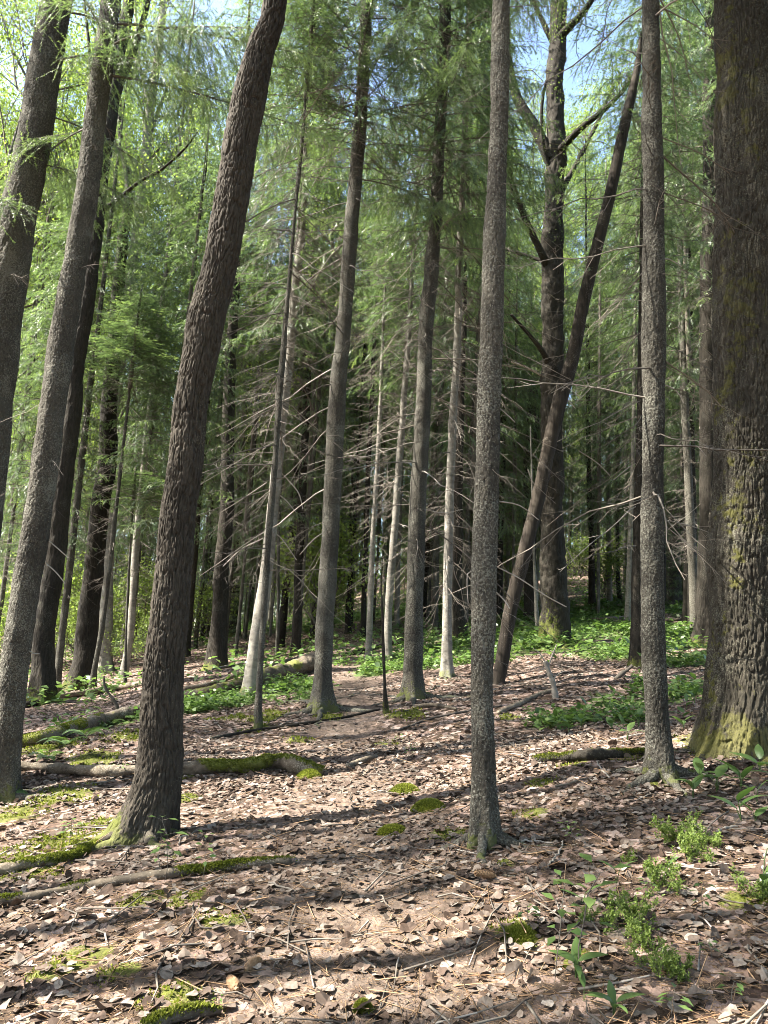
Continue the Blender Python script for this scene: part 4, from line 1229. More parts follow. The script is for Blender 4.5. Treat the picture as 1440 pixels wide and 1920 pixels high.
def root_of(key): return S[key][0], S[key][1]
for key, pts in [('E', [(922, 752, 6), (938, 766, 5), (956, 782, 4), (966, 792, 3)]), ('E', [(906, 1075, 6), (904, 1052, 5), (908, 1036, 4), (922, 1030, 3)]), ('E', [(930, 1062, 5), (975, 1085, 5), (1020, 1115, 5), (1062, 1138, 4)]),
                 ('E', [(928, 1108, 5), (945, 1125, 5), (956, 1141, 5)]), ('E', [(885, 1070, 5), (877, 1076, 5), (876, 1100, 4), (878, 1130, 3)]), ('E', [(936, 940, 6), (975, 948, 4), (1010, 975, 3)]),
                 ('F', [(1222, 1008, 7), (1236, 1016, 6), (1242, 1040, 4), (1243, 1075, 3)]), ('F', [(1240, 720, 6), (1262, 728, 5), (1275, 742, 4), (1282, 756, 3)]), ('F', [(1238, 485, 6), (1255, 486, 5), (1278, 500, 3)]),
                 ('A', [(92, 1015, 5), (108, 1028, 5), (128, 1046, 4)]), ('A', [(40, 1180, 5), (48, 1164, 4), (50, 1150, 4)]), ('A', [(48, 1215, 6), (62, 1226, 5), (74, 1226, 4)]), ('A', [(85, 1056, 5), (104, 1072, 5), (122, 1094, 4)]), ('A', [(100, 780, 5), (92, 760, 4), (84, 745, 3)]),
                 ('C', [(622, 990, 5), (590, 1010, 4), (562, 1040, 3)]), ('T5', [(520, 880, 6), (540, 900, 5), (560, 925, 4), (568, 955, 3)]), ('T5', [(520, 925, 5), (538, 940, 4), (556, 962, 3)]), ('T5', [(516, 1000, 5), (530, 1012, 4), (556, 1050, 3)]), ('T5', [(500, 905, 5), (455, 935, 4), (415, 960, 3)]), ('T5', [(492, 1010, 4), (452, 1030, 4), (418, 1062, 3)]),
                 ('T12', [(1194, 868, 5), (1180, 876, 5), (1150, 900, 3)]), ('G', [(1312, 800, 6), (1325, 838, 5), (1344, 888, 4)]), ('D', [(798, 955, 5), (830, 962, 4), (868, 955, 3)]), ('T18', [(846, 985, 4), (872, 990, 3), (900, 1000, 3)])]:
    r_, b_ = root_of(key); bare_branch_px(r_, b_, pts, rng.uniform(.75, 1.0))
bare_branch_px(T9, b9, [(958, 678, 7), (985, 688, 8), (1018, 706, 8), (1048, 732, 7), (1079, 766, 4)], 1.0)
bare_branch_px(T9, b9, [(990, 880, 6), (1000, 905, 5), (1018, 925, 4), (1038, 968, 3)], .9)
bare_branch_px(T9, b9, [(1015, 975, 6), (1042, 1000, 6), (1060, 1025, 5), (1078, 1058, 4)], .95)
bare_branch_px(T9, b9, [(1085, 845, 4), (1120, 868, 4), (1145, 893, 4)], .8)


# ------------------------------------------------------------------ fallen logs and sticks
def log_px(label, pts, name='fallen_log', cat='log', moss=0.5, bark=None, lift=0.5, seed=1, sides=22, broken=True, wig=0.3, group=None):
    P, R = [], []
    for (a, c, w) in pts:
        p = ghit(a, c); r = w * .42 * depth_of(p) / FPX
        P.append(p + np.array([0, 0, r * lift * 1.6])); R.append(r)
    P = np.array(P)
    base = P.mean(0); base[2] -= R[0]
    step = max(0.02, np.linalg.norm(P[0] - P[-1]) / 140)
    Q = spline(np.column_stack([P - base, R]), step)
    n = sides
    V, F = tube_geo(Q[:, :3], Q[:, 3], n)
    c = Q[:, :3].repeat(n, 0); rr = Q[:, 3].repeat(n)
    N = unit(V - c)
    V = V + N * (rr * (wig * 0.8 * noise3(V[:, 0] * 6, V[:, 1] * 6, V[:, 2] * 6, seed) + wig * .4 * noise3(V[:, 0] * 22, V[:, 1] * 22, V[:, 2] * 22, seed + 1) + .1 * noise3(V[:, 0] * 70, V[:, 1] * 70, V[:, 2] * 70, seed + 4)))[:, None]
    mo = moss * (0.12 + 0.55 * N[:, 2] + 0.85 * noise3(V[:, 0] * 3, V[:, 1] * 3, V[:, 2] * 3, seed + 2))
    g_faces = [F]; nv = len(V)
    e0, e1 = Q[0, :3] + (Q[0, :3] - Q[1, :3]) * .3, Q[-1, :3] + (Q[-1, :3] - Q[-2, :3]) * .3
    V = np.concatenate([V, [e0, e1]]); mo = np.append(mo, [0, 0])
    g_faces.append(np.array([[(k + 1) % n, k, nv] for k in range(n)] + [[nv - n + k, nv - n + (k + 1) % n, nv + 1] for k in range(n)]))
    idx = np.concatenate([np.zeros(len(F)), np.zeros(2 * n)])
    tint = np.full(len(V), .5)
    mv = np.nonzero(mo[:nv] > 0.42)[0]
    if len(mv) and moss > .3 and np.hypot(base[0], base[1]) < 12:      # moss shoots standing on the mossy parts
        k = min(9000, len(mv) * 14)
        i = rng.choice(mv, k)
        p = V[i] + rng.normal(0, .55 * step, (k, 3)) * 1.0
        cc = c[i]; p = cc + unit(p - cc) * (np.linalg.norm(V[i] - cc, axis=1) * .97)[:, None] + rng.normal(0, .5 * step, (k, 1)) * unit(np.roll(c, -n, 0)[i] - cc + 1e-6)
        gm = Geo(); l = .013 * rng.uniform(.5, 1.5, k)
        gm.leaves(p, unit(N[i] + rng.normal(0, .5, (k, 3))), unit(rng.normal(0, 1, (k, 3))), l, l * .5, np.clip(rng.normal(.45, .22, k), 0, 1))
        g_faces.append(gm.F[0] + len(V)); V = np.concatenate([V, gm.V[0]]); mo = np.append(mo, np.zeros(4 * k)); tint = np.append(tint, gm.T[0]); idx = np.append(idx, np.ones(k))
    me = mesh_from(name, V, g_faces, [bark or BARK_LOG, MOSS], {'moss': mo, 'tint': tint}, True, idx)
    o = link(name, me, None, base)
    return tag(o, label, cat, group)


LOGS = [('long slender fallen log in the foreground, mossy toward its left end', [(-25, 1700, 22), (60, 1690, 21), (150, 1672, 20), (260, 1655, 20), (370, 1640, 19), (470, 1625, 19), (545, 1615, 18)], .75, .25, BARK_LOG),
        ('mossy lumpy log ending beside the path behind the leaning aspen', [(325, 1458, 26), (400, 1450, 26), (470, 1446, 26), (520, 1440, 30), (560, 1446, 28), (605, 1447, 18)], 1.1, .5, BARK_LOG),
        ('brown log running left from behind the leaning aspen', [(22, 1445, 20), (100, 1450, 22), (180, 1456, 24), (258, 1454, 24)], .35, .35, BARK_LOG),
        ('long grey fallen trunk lying in the ferns at the left', [(25, 1408, 28), (110, 1385, 28), (190, 1362, 28), (268, 1340, 26)], .7, .25, BARK_LOG),
        ('long thin log stretching behind the mossy-footed aspens', [(100, 1314, 13), (160, 1304, 13), (220, 1294, 13), (272, 1287, 13)], .2, .15, BARK_LOG),
        ('mossy fallen trunk lying behind the pale sunlit slim spruce', [(345, 1312, 17), (400, 1302, 20), (460, 1290, 24), (500, 1278, 30), (545, 1270, 36), (590, 1258, 38)], .7, .3, BARK_LOG),
        ('thin straight log propped above the mossy trunk left of the dark flared spruce', [(345, 1296, 9), (400, 1285, 10), (460, 1265, 11), (520, 1250, 12), (590, 1236, 12)], .25, .15, BARK_LOG),
        ('dark mossy log lying in shade left of the straight grey spruce', [(1005, 1432, 16), (1060, 1430, 20), (1110, 1428, 22), (1160, 1424, 20), (1212, 1420, 16)], .75, .5, BARK_DARK),
        ('rotting mossy root curving from the foot of the leaning aspen', [(-15, 1648, 22), (40, 1640, 22), (95, 1628, 22), (140, 1612, 20), (178, 1592, 18)], 1.2, .5, BARK_LOG),
        ('short rotten wood chunk beside the path', [(652, 1436, 12), (678, 1428, 14), (706, 1418, 8)], .3, .5, BARK_LOG),
        ('bent bare stick at the foot of the dark spruce past the path', [(778, 1330, 9), (805, 1326, 9), (830, 1328, 8), (856, 1332, 5)], .1, .3, BARK_LOG),
        ('long dark pole lying across the slope in front of the dark flared spruce', [(395, 1388, 7), (480, 1374, 7), (560, 1360, 7), (640, 1344, 6), (712, 1330, 5)], .1, .2, BARK_DARK),
        ('curved grey branch on the slope right of the slim speckled spruce', [(934, 1340, 10), (970, 1325, 9), (1005, 1308, 9), (1036, 1298, 8)], .15, .4, BARK_LOG),
        ('fallen pole in the green clearing beyond the forked tree', [(1085, 1150, 8), (1130, 1144, 8), (1185, 1136, 7)], .2, .2, BARK_LOG),
        ('second fallen pole lower in the green clearing', [(1082, 1166, 7), (1130, 1163, 7), (1178, 1160, 7)], .2, .2, BARK_LOG),
        ('fallen pole right of the dim spruce in the herbs', [(1248, 1166, 6), (1275, 1164, 6), (1304, 1160, 6)], .2, .2, BARK_LOG),
        ('fallen log above the path among the distant trunks', [(640, 1232, 10), (680, 1222, 11), (720, 1212, 10), (760, 1208, 9)], .2, .3, BARK_DARK),
        ('dark log at the left edge behind the mossy-footed aspen', [(30, 1330, 13), (70, 1322, 13), (110, 1310, 12)], .3, .2, BARK_DARK),
        ('mossy log end poking in at the bottom of the leaf litter', [(270, 1950, 40), (320, 1924, 38), (370, 1908, 30), (412, 1898, 14)], 1.5, .45, BARK_LOG),
        ('thin fallen branch arching over the mossy log', [(398, 1256, 4), (460, 1246, 5), (520, 1252, 5), (588, 1252, 4)], 0, .2, BARK_PALE)]
for j, (lb, pts, ms, wg, bk) in enumerate(LOGS):
    log_px(lb, pts, 'fallen_log', 'log', ms, bk, .62, 60 + j, 22, True, wg)

# root mass / needle mound at the left, beyond the log
# broken sapling right of the path, and a dark leaning dead stick
def stub_px(label, Yb, pts, name, cat, tint, mat=TWIG, extra=()):
    b = ghit(*Yb)
    root = thing(name, label, cat, b)
    P = np.array([at_y(a, c, b[1]) - b for a, c, w in pts]); P[0, 2] -= .04
    R = [w * .5 * depth_of(p + b) / FPX for p, (a, c, w) in zip(P, pts)]
    Q = spline(np.column_stack([P, R]), .03)
    g = Geo(); g.tube(Q[:, :3], Q[:, 3] * (1 + .15 * rng.normal(0, 1, len(Q))), 8, tint)
    link('stem', g.mesh('stem', [mat]), root)
    for e in extra:
        bare_branch_px(root, b, e, tint + .1)
    return root


stub_px('broken pale sapling stump with splayed side shoots right of the path', (1042, 1308), [(1042, 1308, 13), (1038, 1285, 11), (1030, 1262, 9), (1022, 1240, 8)], 'broken_sapling', 'dead sapling', .7, TWIG, [[(1028, 1250, 7), (1036, 1228, 6), (1044, 1208, 5)], [(1024, 1244, 5), (1012, 1225, 4), (1000, 1216, 3)], [(1034, 1275, 5), (1050, 1262, 4), (1062, 1258, 2)]])
stub_px('dark forked dead stick leaning out of the ferns', (225, 1340), [(226, 1340, 7), (217, 1320, 7), (205, 1302, 6), (196, 1285, 5), (195, 1268, 4)], 'dead_stick', 'stick', .05, TWIG, [[(205, 1302, 4), (196, 1305, 3), (188, 1300, 2)]])
stub_px('dark dead stick slanting in the litter left of the ferns', (118, 1352), [(118, 1352, 4), (105, 1340, 4), (93, 1332, 3)], 'dead_stick', 'stick', .05)
stub_px('bent dark root sticking up beside the rotting trunk right of the path', (1150, 1272), [(1146, 1278, 9), (1160, 1268, 9), (1176, 1256, 8), (1186, 1248, 6)], 'dead_stick', 'stick', .2)

STICKS = [('long pale twig on the shaded litter right of the slim speckled spruce', [(925, 1584, 4), (985, 1582, 4), (1050, 1585, 3)], .8), ('pale stick angled down from the long twig', [(1056, 1578, 4), (1050, 1600, 4), (1025, 1632, 3)], .7),
          ('thin dry stem leaning before the dark mossy log', [(1112, 1420, 3), (1124, 1440, 3), (1142, 1462, 3)], .8), ('reddish stick at the right edge of the litter', [(1345, 1566, 6), (1362, 1558, 6), (1382, 1554, 6)], .6),
          ('dark twig under the small moss patches', [(362, 1730, 3), (385, 1745, 4), (420, 1738, 3)], .15), ('crooked dead twig lying in the near litter', [(328, 1790, 4), (345, 1760, 4), (360, 1738, 4), (363, 1700, 3)], .3),
          ('forked grey twig near the bottom of the view', [(1400, 1780, 4), (1412, 1800, 4), (1425, 1812, 3)], .4), ('brown twig below the large bilberry plant', [(985, 1650, 4), (1000, 1672, 4), (1025, 1700, 3)], .35),
          ('grey twig in the litter below the long slender log', [(505, 1655, 4), (530, 1660, 4), (555, 1668, 3)], .5), ('dark twig across the middle of the path', [(560, 1678, 4), (590, 1668, 3), (600, 1664, 3)], .25),
          ('thin long stick in the litter above the bright moss cushions', [(940, 1325, 4), (860, 1338, 5), (800, 1352, 4), (745, 1372, 3)], .15), ('dark twig by the edge of the path at the far right', [(680, 1788, 4), (700, 1800, 4), (704, 1812, 3)], .3),
          ('slim stick in the litter behind the dark mossy log', [(1040, 1478, 4), (1080, 1470, 4), (1100, 1462, 3)], .3), ('fallen twig near the foot of the old aspen', [(1100, 1398, 3), (1160, 1388, 4), (1205, 1378, 3)], .8)]
for lb, pts, tn in STICKS:
    P = np.array([ghit(a, c) + [0, 0, .012] for a, c, w in pts]); R = [w * .5 * depth_of(p) / FPX for p, (a, c, w) in zip(P, pts)]
    Q = spline(np.column_stack([P - P[0], R]), .03)
    Q[:, :3] += rng.normal(0, .003, (len(Q), 3))
    g = Geo(); g.tube(Q[:, :3], Q[:, 3], 6, tn)
    o = link('fallen_twig', g.mesh('fallen_twig', [TWIG]), None, P[0]); tag(o, lb, 'twig')

# ------------------------------------------------------------------ leaf litter, needles, moss: stuff
def wedge(n, r0, r1, deg=38, power=1.0):
    th = rng.uniform(-math.radians(deg), math.radians(deg), n)
    r = np.sqrt(rng.uniform(r0 ** 2, r1 ** 2, n)) if power == 1.0 else r0 * (r1 / r0) ** rng.random(n)
    return r * np.sin(th), r * np.cos(th)


SLOPE = unit(np.array([-0.13, -0.06, 1.0]))


def litter(name, n, r0, r1, size, nseg, tilt, power=1.0, deg=38, path_keep=0.48, tb=.58):
    x, y = wedge(n, r0, r1, deg, power)
    pk = mask(PATH_B, x, y); mk = mask(MOSS_B, x, y)
    patch = smooth(-0.75, 0.35, fbm2(x * 1.1, y * 1.1, 55, 3))
    keep = (rng.random(n) < (1 - (1 - path_keep) * np.clip(pk * 1.2, 0, 1))) & (rng.random(n) < 1 - 0.75 * np.clip(mk - 0.25, 0, 1)) & (rng.random(n) < 0.35 + 0.65 * patch)
    x, y = x[keep], y[keep]; n = len(x)
    z = gz(x, y) + rng.uniform(0.003, 0.016, n)
    N = unit(SLOPE + rng.normal(0, tilt, (n, 3)) * rng.choice([.5, 1, 1.9], n, p=[.5, .35, .15])[:, None])
    a = unit(np.cross(N, unit(rng.normal(0, 1, (n, 3))))); b = np.cross(N, a)
    s = size * rng.uniform(.4, 1.3, n)
    th = np.linspace(0, 2 * math.pi, nseg, endpoint=False)
    rad = 0.5 * (1 + 0.08 * np.cos(th) + 0.13 * np.exp(-(np.minimum(th, 2 * math.pi - th) / .35) ** 2))
    lx, ly = rad * np.cos(th), rad * np.sin(th) * 0.92
    radj = 1 + rng.normal(0, .07, (n, nseg))
    cu, cv, tw = rng.normal(0.25, .5, n), rng.normal(0.1, .4, n), rng.normal(0, .35, n)
    X, Y = lx[None] * radj, ly[None] * radj
    Z = cu[:, None] * X ** 2 + cv[:, None] * Y ** 2 + tw[:, None] * X * Y + rng.normal(0, .025, (n, nseg))
    ring = np.array([x, y, z]).T[:, None] + s[:, None, None] * (X[..., None] * a[:, None] + Y[..., None] * b[:, None] + Z[..., None] * N[:, None])
    cen = np.array([x, y, z]).T[:, None]
    V = np.concatenate([cen, ring], 1).reshape(-1, 3)
    k = np.arange(nseg)
    F = (np.arange(n)[:, None, None] * (nseg + 1) + np.stack([np.zeros(nseg, int), 1 + k, 1 + (k + 1) % nseg], 1)[None]).reshape(-1, 3)
    t = np.clip(rng.normal(tb, .22, n), 0, 1)
    t = np.where(rng.random(n) < .18, rng.uniform(0, .3, n), t)
    tv = np.clip(t[:, None] + rng.normal(0, .06, (n, nseg + 1)), 0, 1)
    me = mesh_from(name, V, [F], LITTER, {'tint': tv.ravel()}, False)
    o = link(name, me)
    return tag(o, kind='stuff')


rng = np.random.default_rng(61)
litter('leaf_litter', 27000, 1.9, 8.5, .047, 11, .2)
litter('leaf_litter', 44000, 8.0, 30, .055, 6, .24, power=0)
litter('leaf_litter', 16000, 1.9, 8, .024, 6, .35, tb=.4)
litter('leaf_litter', 4500, 1.9, 9, .062, 11, .34, tb=.28)      # torn bits


def needle_litter(n, r0, r1):
    x, y = wedge(n, r0, r1, 38, 0)
    z = gz(x, y) + rng.uniform(.002, .012, n)
    P = np.stack([x, y, z], 1)
    az = rng.uniform(0, 6.28, n)
    D = unit(np.stack([np.cos(az), np.sin(az), rng.normal(0.05, .18, n)], 1)); D[:, 2] += 0.13 * D[:, 0]
    L = rng.uniform(.012, .03, n); L = np.where(rng.random(n) < .06, rng.uniform(.05, .2, n), L)
    g = Geo(); g.sticks(P, P + D * L[:, None], .0009 + L * .012, .0006 + L * .006, np.clip(rng.normal(.35, .2, n), 0, 1))
    o = link('needle_litter', g.mesh('needle_litter', [CUTWOOD])); tag(o, kind='stuff')


needle_litter(52000, 1.9, 10)


def twig_litter(n):
    x, y = wedge(n, 2.2, 26, 38, 0)
    g = Geo()
    P = np.stack([x, y, gz(x, y) + .012], 1)
    az = rng.uniform(0, 6.28, n); L = rng.uniform(.1, .55, n) * np.where(np.hypot(x, y) > 7, 2.0, 1)
    d = np.stack([np.cos(az), np.sin(az)], 1)
    last = P
    for s in range(3):
        d = d + rng.normal(0, .18, (n, 2))
        q = last[:, :2] + d * (L / 3)[:, None]
        Q = np.column_stack([q, gz(q[:, 0], q[:, 1]) + rng.uniform(.006, .03, n)])
        g.sticks(last, Q, .0045 - .001 * s + L * .003, .0035 - .001 * s + L * .002, np.clip(rng.normal(.35, .25, n), 0, 1))
        last = Q
    o = link('twig_litter', g.mesh('twig_litter', [TWIG])); tag(o, kind='stuff')


twig_litter(520)


def moss_tufts(cs, rs, n_per, h=.012):
    """tiny upright shoots on a patch"""
    g = Geo()
    for c, r in zip(cs, rs):
        d = np.hypot(*c)
        n = int(n_per * r * r * 1000 * min(1, (4.5 / max(d, 2)) ** 2))
        if n < 4 or d > 14: continue
        an, rr = rng.uniform(0, 6.28, n), r * 1.15 * np.sqrt(rng.random(n))
        x, y = c[0] + rr * np.cos(an), c[1] + rr * np.sin(an)
        ok = (0.9 - rr / r * .8 + noise3(x * 7, y * 7, 0, 71) * 1.1 + noise3(x * 22, y * 22, 0, 72) * .5) > 0.25
        x, y = x[ok], y[ok]; n = len(x)
        if n == 0: continue
        P = np.stack([x, y, gz(x, y) - .002], 1)
        D = unit(rng.normal(0, .5, (n, 3)) + SLOPE); N = unit(rng.normal(0, 1, (n, 3)))
        l = h * rng.uniform(.6, 1.8, n) * max(1, d / 5)
        g.leaves(P, D, N, l, l * .55, np.clip(rng.normal(.45, .2, n) + .25 * noise3(x * 9, y * 9, 0, 73), 0, 1))
    o = link('moss_carpet', g.mesh('moss_carpet', [MOSS])); tag(o, kind='stuff')


moss_tufts([c for c, r in MOSS_B], [r for c, r in MOSS_B], 26)


def moss_cushion(px, py, w, h, label):
    b = ghit(px, py)
    sc = depth_of(b) / FPX
    rx, hh = w * .5 * sc, h * sc * .7
    g = Geo()
    nu, nv = 40, 12
    th = np.linspace(0, 2 * math.pi, nu, endpoint=False); ph = np.linspace(0, 1, nv)
    TH, PH = np.meshgrid(th, ph)
    edge = 1 + .32 * noise3(np.cos(TH) * 2, np.sin(TH) * 2, 0, int(px)) + .07 * noise3(np.cos(TH) * 6, np.sin(TH) * 6, 0, 3)
    r = rx * (1 - PH) * edge
    x, y = r * np.cos(TH), r * np.sin(TH) * .9
    z = hh * (1 - (1 - PH) ** 2.4) * (1 + .15 * noise3(x * 30, y * 30, 0, 8)) - .01 + .13 * x + .06 * y
    V = np.stack([x, y, z], -1).reshape(-1, 3)
    i, k = np.meshgrid(np.arange(nv - 1), np.arange(nu), indexing='ij')
    F = np.stack([i * nu + k, i * nu + (k + 1) % nu, (i + 1) * nu + (k + 1) % nu, (i + 1) * nu + k], -1).reshape(-1, 4)
    g.add(V, F, .4)
    n = 2600
    a = rng.uniform(0, 6.28, n); p = 1 - np.sqrt(rng.random(n))
    rr = rx * (1 - p) * 1.05
    X, Y = rr * np.cos(a), rr * np.sin(a) * .9
    Z = hh * (1 - (1 - p) ** 2.4) - .008 + .13 * X + .06 * Y
    P = np.stack([X, Y, Z], 1)
    D = unit(np.stack([np.cos(a) * (1 - p), np.sin(a) * (1 - p), .5 + p], 1) + rng.normal(0, .35, (n, 3)))
    g.leaves(P, D, unit(rng.normal(0, 1, (n, 3))), .013 * rng.uniform(.6, 1.5, n), .005, np.clip(rng.normal(.65, .2, n), 0, 1))
    o = link('moss_cushion', g.mesh('moss_cushion', [MOSS]), None, b)
    tag(o, label, 'moss')


moss_cushion(757, 1483, 56, 22, 'bright moss cushion, upper of the pair left of the speckled spruce')
moss_cushion(803, 1513, 60, 22, 'bright round moss cushion nearest the slim speckled spruce')
moss_cushion(735, 1552, 52, 16, 'flat yellow-green moss cushion on the shaded edge of the path')
moss_cushion(970, 1752, 66, 16, 'dull mossy hump in the litter below the bilberry')
moss_cushion(680, 1883, 24, 18, 'small dark moss tuft on the near path')
moss_cushion(578, 1452, 46, 20, 'bright moss heap at the end of the lumpy log')


# ------------------------------------------------------------------ plants
def blade(g, base, az, L, W, arch, tint, lift=0.8, n=7, fold=.18, twist=0.0):
    """broad lance-shaped leaf arching outward"""
    s = np.linspace(0, 1, n)
    dirh = np.array([math.cos(az), math.sin(az), 0]); side = np.array([-math.sin(az + twist), math.cos(az + twist), 0])
    P = base + L * ((s * (1 - lift * .6) + arch * s ** 2 * .5)[:, None] * dirh + (lift * s - arch * .62 * s ** 2)[:, None] * np.array([0, 0, 1.0]))
    w = W * .5 * (np.sin(math.pi * np.clip(s * .93 + .05, 0, 1)) ** .8) * (1 - .25 * s); w[-1] = .0005
    upn = unit(np.cross(np.gradient(P, axis=0), side))
    A = P + w[:, None] * side + (w * fold)[:, None] * -upn; B = P - w[:, None] * side + (w * fold)[:, None] * -upn
    V = np.concatenate([A, P, B]); F = []
    for k in range(n - 1):
        F += [[k, n + k, n + k + 1, k + 1], [n + k, 2 * n + k, 2 * n + k + 1, n + k + 1]]
    g.add(V, np.array(F), np.clip(tint + np.concatenate([np.zeros(n), np.full(n, .1), np.zeros(n)]), 0, 1))


def lily(seed, flower=False, leaves=3):
    global rng
    rng = np.random.default_rng(seed)
    g = Geo()
    a0 = rng.random() * 6.28
    for k in range(leaves):
        az = a0 + k * 6.28 / leaves + rng.normal(0, .3)
        st = np.array([.01 * math.cos(az), .01 * math.sin(az), rng.uniform(.04, .1)])
        g.sticks(np.zeros(3), st, .003, .0025, .5)
        blade(g, st, az, rng.uniform(.13, .2), rng.uniform(.045, .07), rng.uniform(.3, 1.0), rng.uniform(.35, .75), rng.uniform(.6, .95), twist=rng.normal(0, .3))
    me = g.mesh('leaf', [HERB])
    fl = None
    if flower:
        f = Geo(); P = np.array([[0, 0, 0], [.01, 0, .08], [.03, 0, .15], [.06, 0, .185]])
        f.tube(P, .002, 5, .6, 0)
        for k in range(6):
            p = P[1] + (P[3] - P[1]) * (k / 5) + [.006, .01 * (-1) ** k, 0]
            th = np.linspace(0, 6.283, 8, endpoint=False)
            rings = [(.0012, 0), (.005, -.004), (.0055, -.009), (.0048, -.012)]
            V = np.concatenate([np.stack([p[0] + r * np.cos(th), p[1] + r * np.sin(th), np.full(8, p[2] + z)], 1) for r, z in rings])
            F = [[i * 8 + j, i * 8 + (j + 1) % 8, (i + 1) * 8 + (j + 1) % 8, (i + 1) * 8 + j] for i in range(3) for j in range(8)]
            f.add(V, np.array(F), .7, 1)
        fl = f.mesh('flower_spike', [HERB, FLOWER])
    return me, fl


LILY = [lily(801), lily(802, leaves=2), lily(803, leaves=4), lily(804, leaves=2), lily(805, True, 2)]


def bilberry(seed, h=.19, n=7):
    global rng
    rng = np.random.default_rng(seed)
    g = Geo(); pts, drs = [], []

    def grow(p, d, L, r, lev):
        for s in range(4):
            d = unit(d + rng.normal(0, .2, 3) + np.array([0, 0, .08])); e = p + d * L / 4
            g.sticks(p, e, r, r * .85, .35, 1); r *= .85
            if lev < 2:
                for q in range(2 if lev == 0 else 1):
                    grow(e, unit(d * .7 + rng.normal(0, .55, 3) + np.array([0, 0, .1])), L * .48, r * .7, lev + 1)
            if lev > 0:
                for q in range(2):
                    pts.append(p + (e - p) * rng.random()); drs.append(unit(d * .4 + rng.normal(0, .6, 3)))
            p = e
    for k in range(n):
        a = rng.random() * 6.28
        grow(np.array([.05 * math.cos(a), .05 * math.sin(a), -.01]), unit([.5 * math.cos(a), .5 * math.sin(a), 1]), h * rng.uniform(.5, 1), .002, 0)
    P, D = np.array(pts), np.array(drs); m = len(P)
    g.leaves(P, D, unit(rng.normal(0, .5, (m, 3)) + np.array([0, 0, 1])), rng.uniform(.012, .022, m), rng.uniform(.007, .012, m), np.clip(rng.normal(.45, .25, m), 0, 1), 0)
    return g.mesh('bilberry_plant', [LEAF, TWIG])


BILB = [bilberry(821), bilberry(822, .16, 6), bilberry(823, .14, 4)]


def fern(seed, n=7, L=.42):
    global rng
    rng = np.random.default_rng(seed)
    g = Geo()
    for k in range(n):
        az = k * 6.28 / n + rng.normal(0, .3); l = L * rng.uniform(.7, 1.15)
        s = np.linspace(0, 1, 9)
        dh = np.array([math.cos(az), math.sin(az), 0]); sd_ = np.array([-math.sin(az), math.cos(az), 0])
        P = l * ((.75 * s)[:, None] * dh + (.9 * s - .75 * s ** 2)[:, None] * np.array([0, 0, 1.0]))
        g.sticks(P[:-1], P[1:], .0025, .0018, .5)
        m = 22
        t = np.linspace(.15, .98, m); f = t * 8; i = np.minimum(f.astype(int), 7); B = P[i] + (P[i + 1] - P[i]) * (f - i)[:, None]
        for sg in (1, -1):
            ll = .2 * l * np.sin(math.pi * (.15 + .85 * t) ** .8) + .008
            D = unit(sg * sd_ + .35 * unit(P[i + 1] - P[i]) + np.array([0, 0, -.15]))
            g.leaves(B, D, np.tile([0, 0, 1.0], (m, 1)) + .4 * dh, ll, .016, np.clip(rng.normal(.6, .12, m), 0, 1))
    return g.mesh('fern', [HERB])


FERN = [fern(841), fern(842, 6, .36)]


def forb(seed, h=.2, n=9, leaf=.05, lvl=1):
    """small upright herb with a few tiers of leaves"""
    global rng
    rng = np.random.default_rng(seed)
    g = Geo()
    p = np.zeros(3); d = unit(np.array([rng.normal(0, .2), rng.normal(0, .2), 1]))
    for s in range(4):
        e = p + d * h / 4; g.sticks(p, e, .0022, .0018, .45, 1); p = e; d = unit(d + rng.normal(0, .15, 3))
        k = n // 3 if s > 0 else 0
        if k:
            a = rng.random() * 6.28 + np.arange(k) * 6.28 / k
            D = unit(np.stack([np.cos(a), np.sin(a), rng.normal(.25, .2, k)], 1))
            g.sticks(np.tile(e, (k, 1)), e + D * leaf * .6, .001, .0008, .5, 1)
            g.leaves(e + D * leaf * .6, unit(D + [0, 0, -.3]), np.tile([0, 0, 1.0], (k, 1)) + rng.normal(0, .2, (k, 3)), leaf * rng.uniform(.7, 1.3, k), leaf * .55, np.clip(rng.normal(.7, .15, k), 0, 1), 0)
    return g.mesh('herb', [HERB, TWIG])


FORB = [forb(861), forb(862, .14, 12, .04), forb(863, .3, 9, .06), forb(864, .1, 9, .045)]
rng = np.random.default_rng(90)


def put(me, name, px, py, s, label, cat, group=None, flower=None):
    b = ghit(px, py)
    if flower is not None:
        r = thing(name, label, cat, b, group); r.scale = (s, s, s); r.rotation_euler = (0, 0, rng.random() * 6.28)
        link('foliage', me, r); link('flower_spike', flower, r)
        return r
    o = link(name, me, None, b); o.scale = (s, s, s * rng.uniform(.85, 1.15)); o.rotation_euler = (rng.normal(0, .08), rng.normal(0, .08), rng.random() * 6.28)
    return tag(o, label, cat, group)


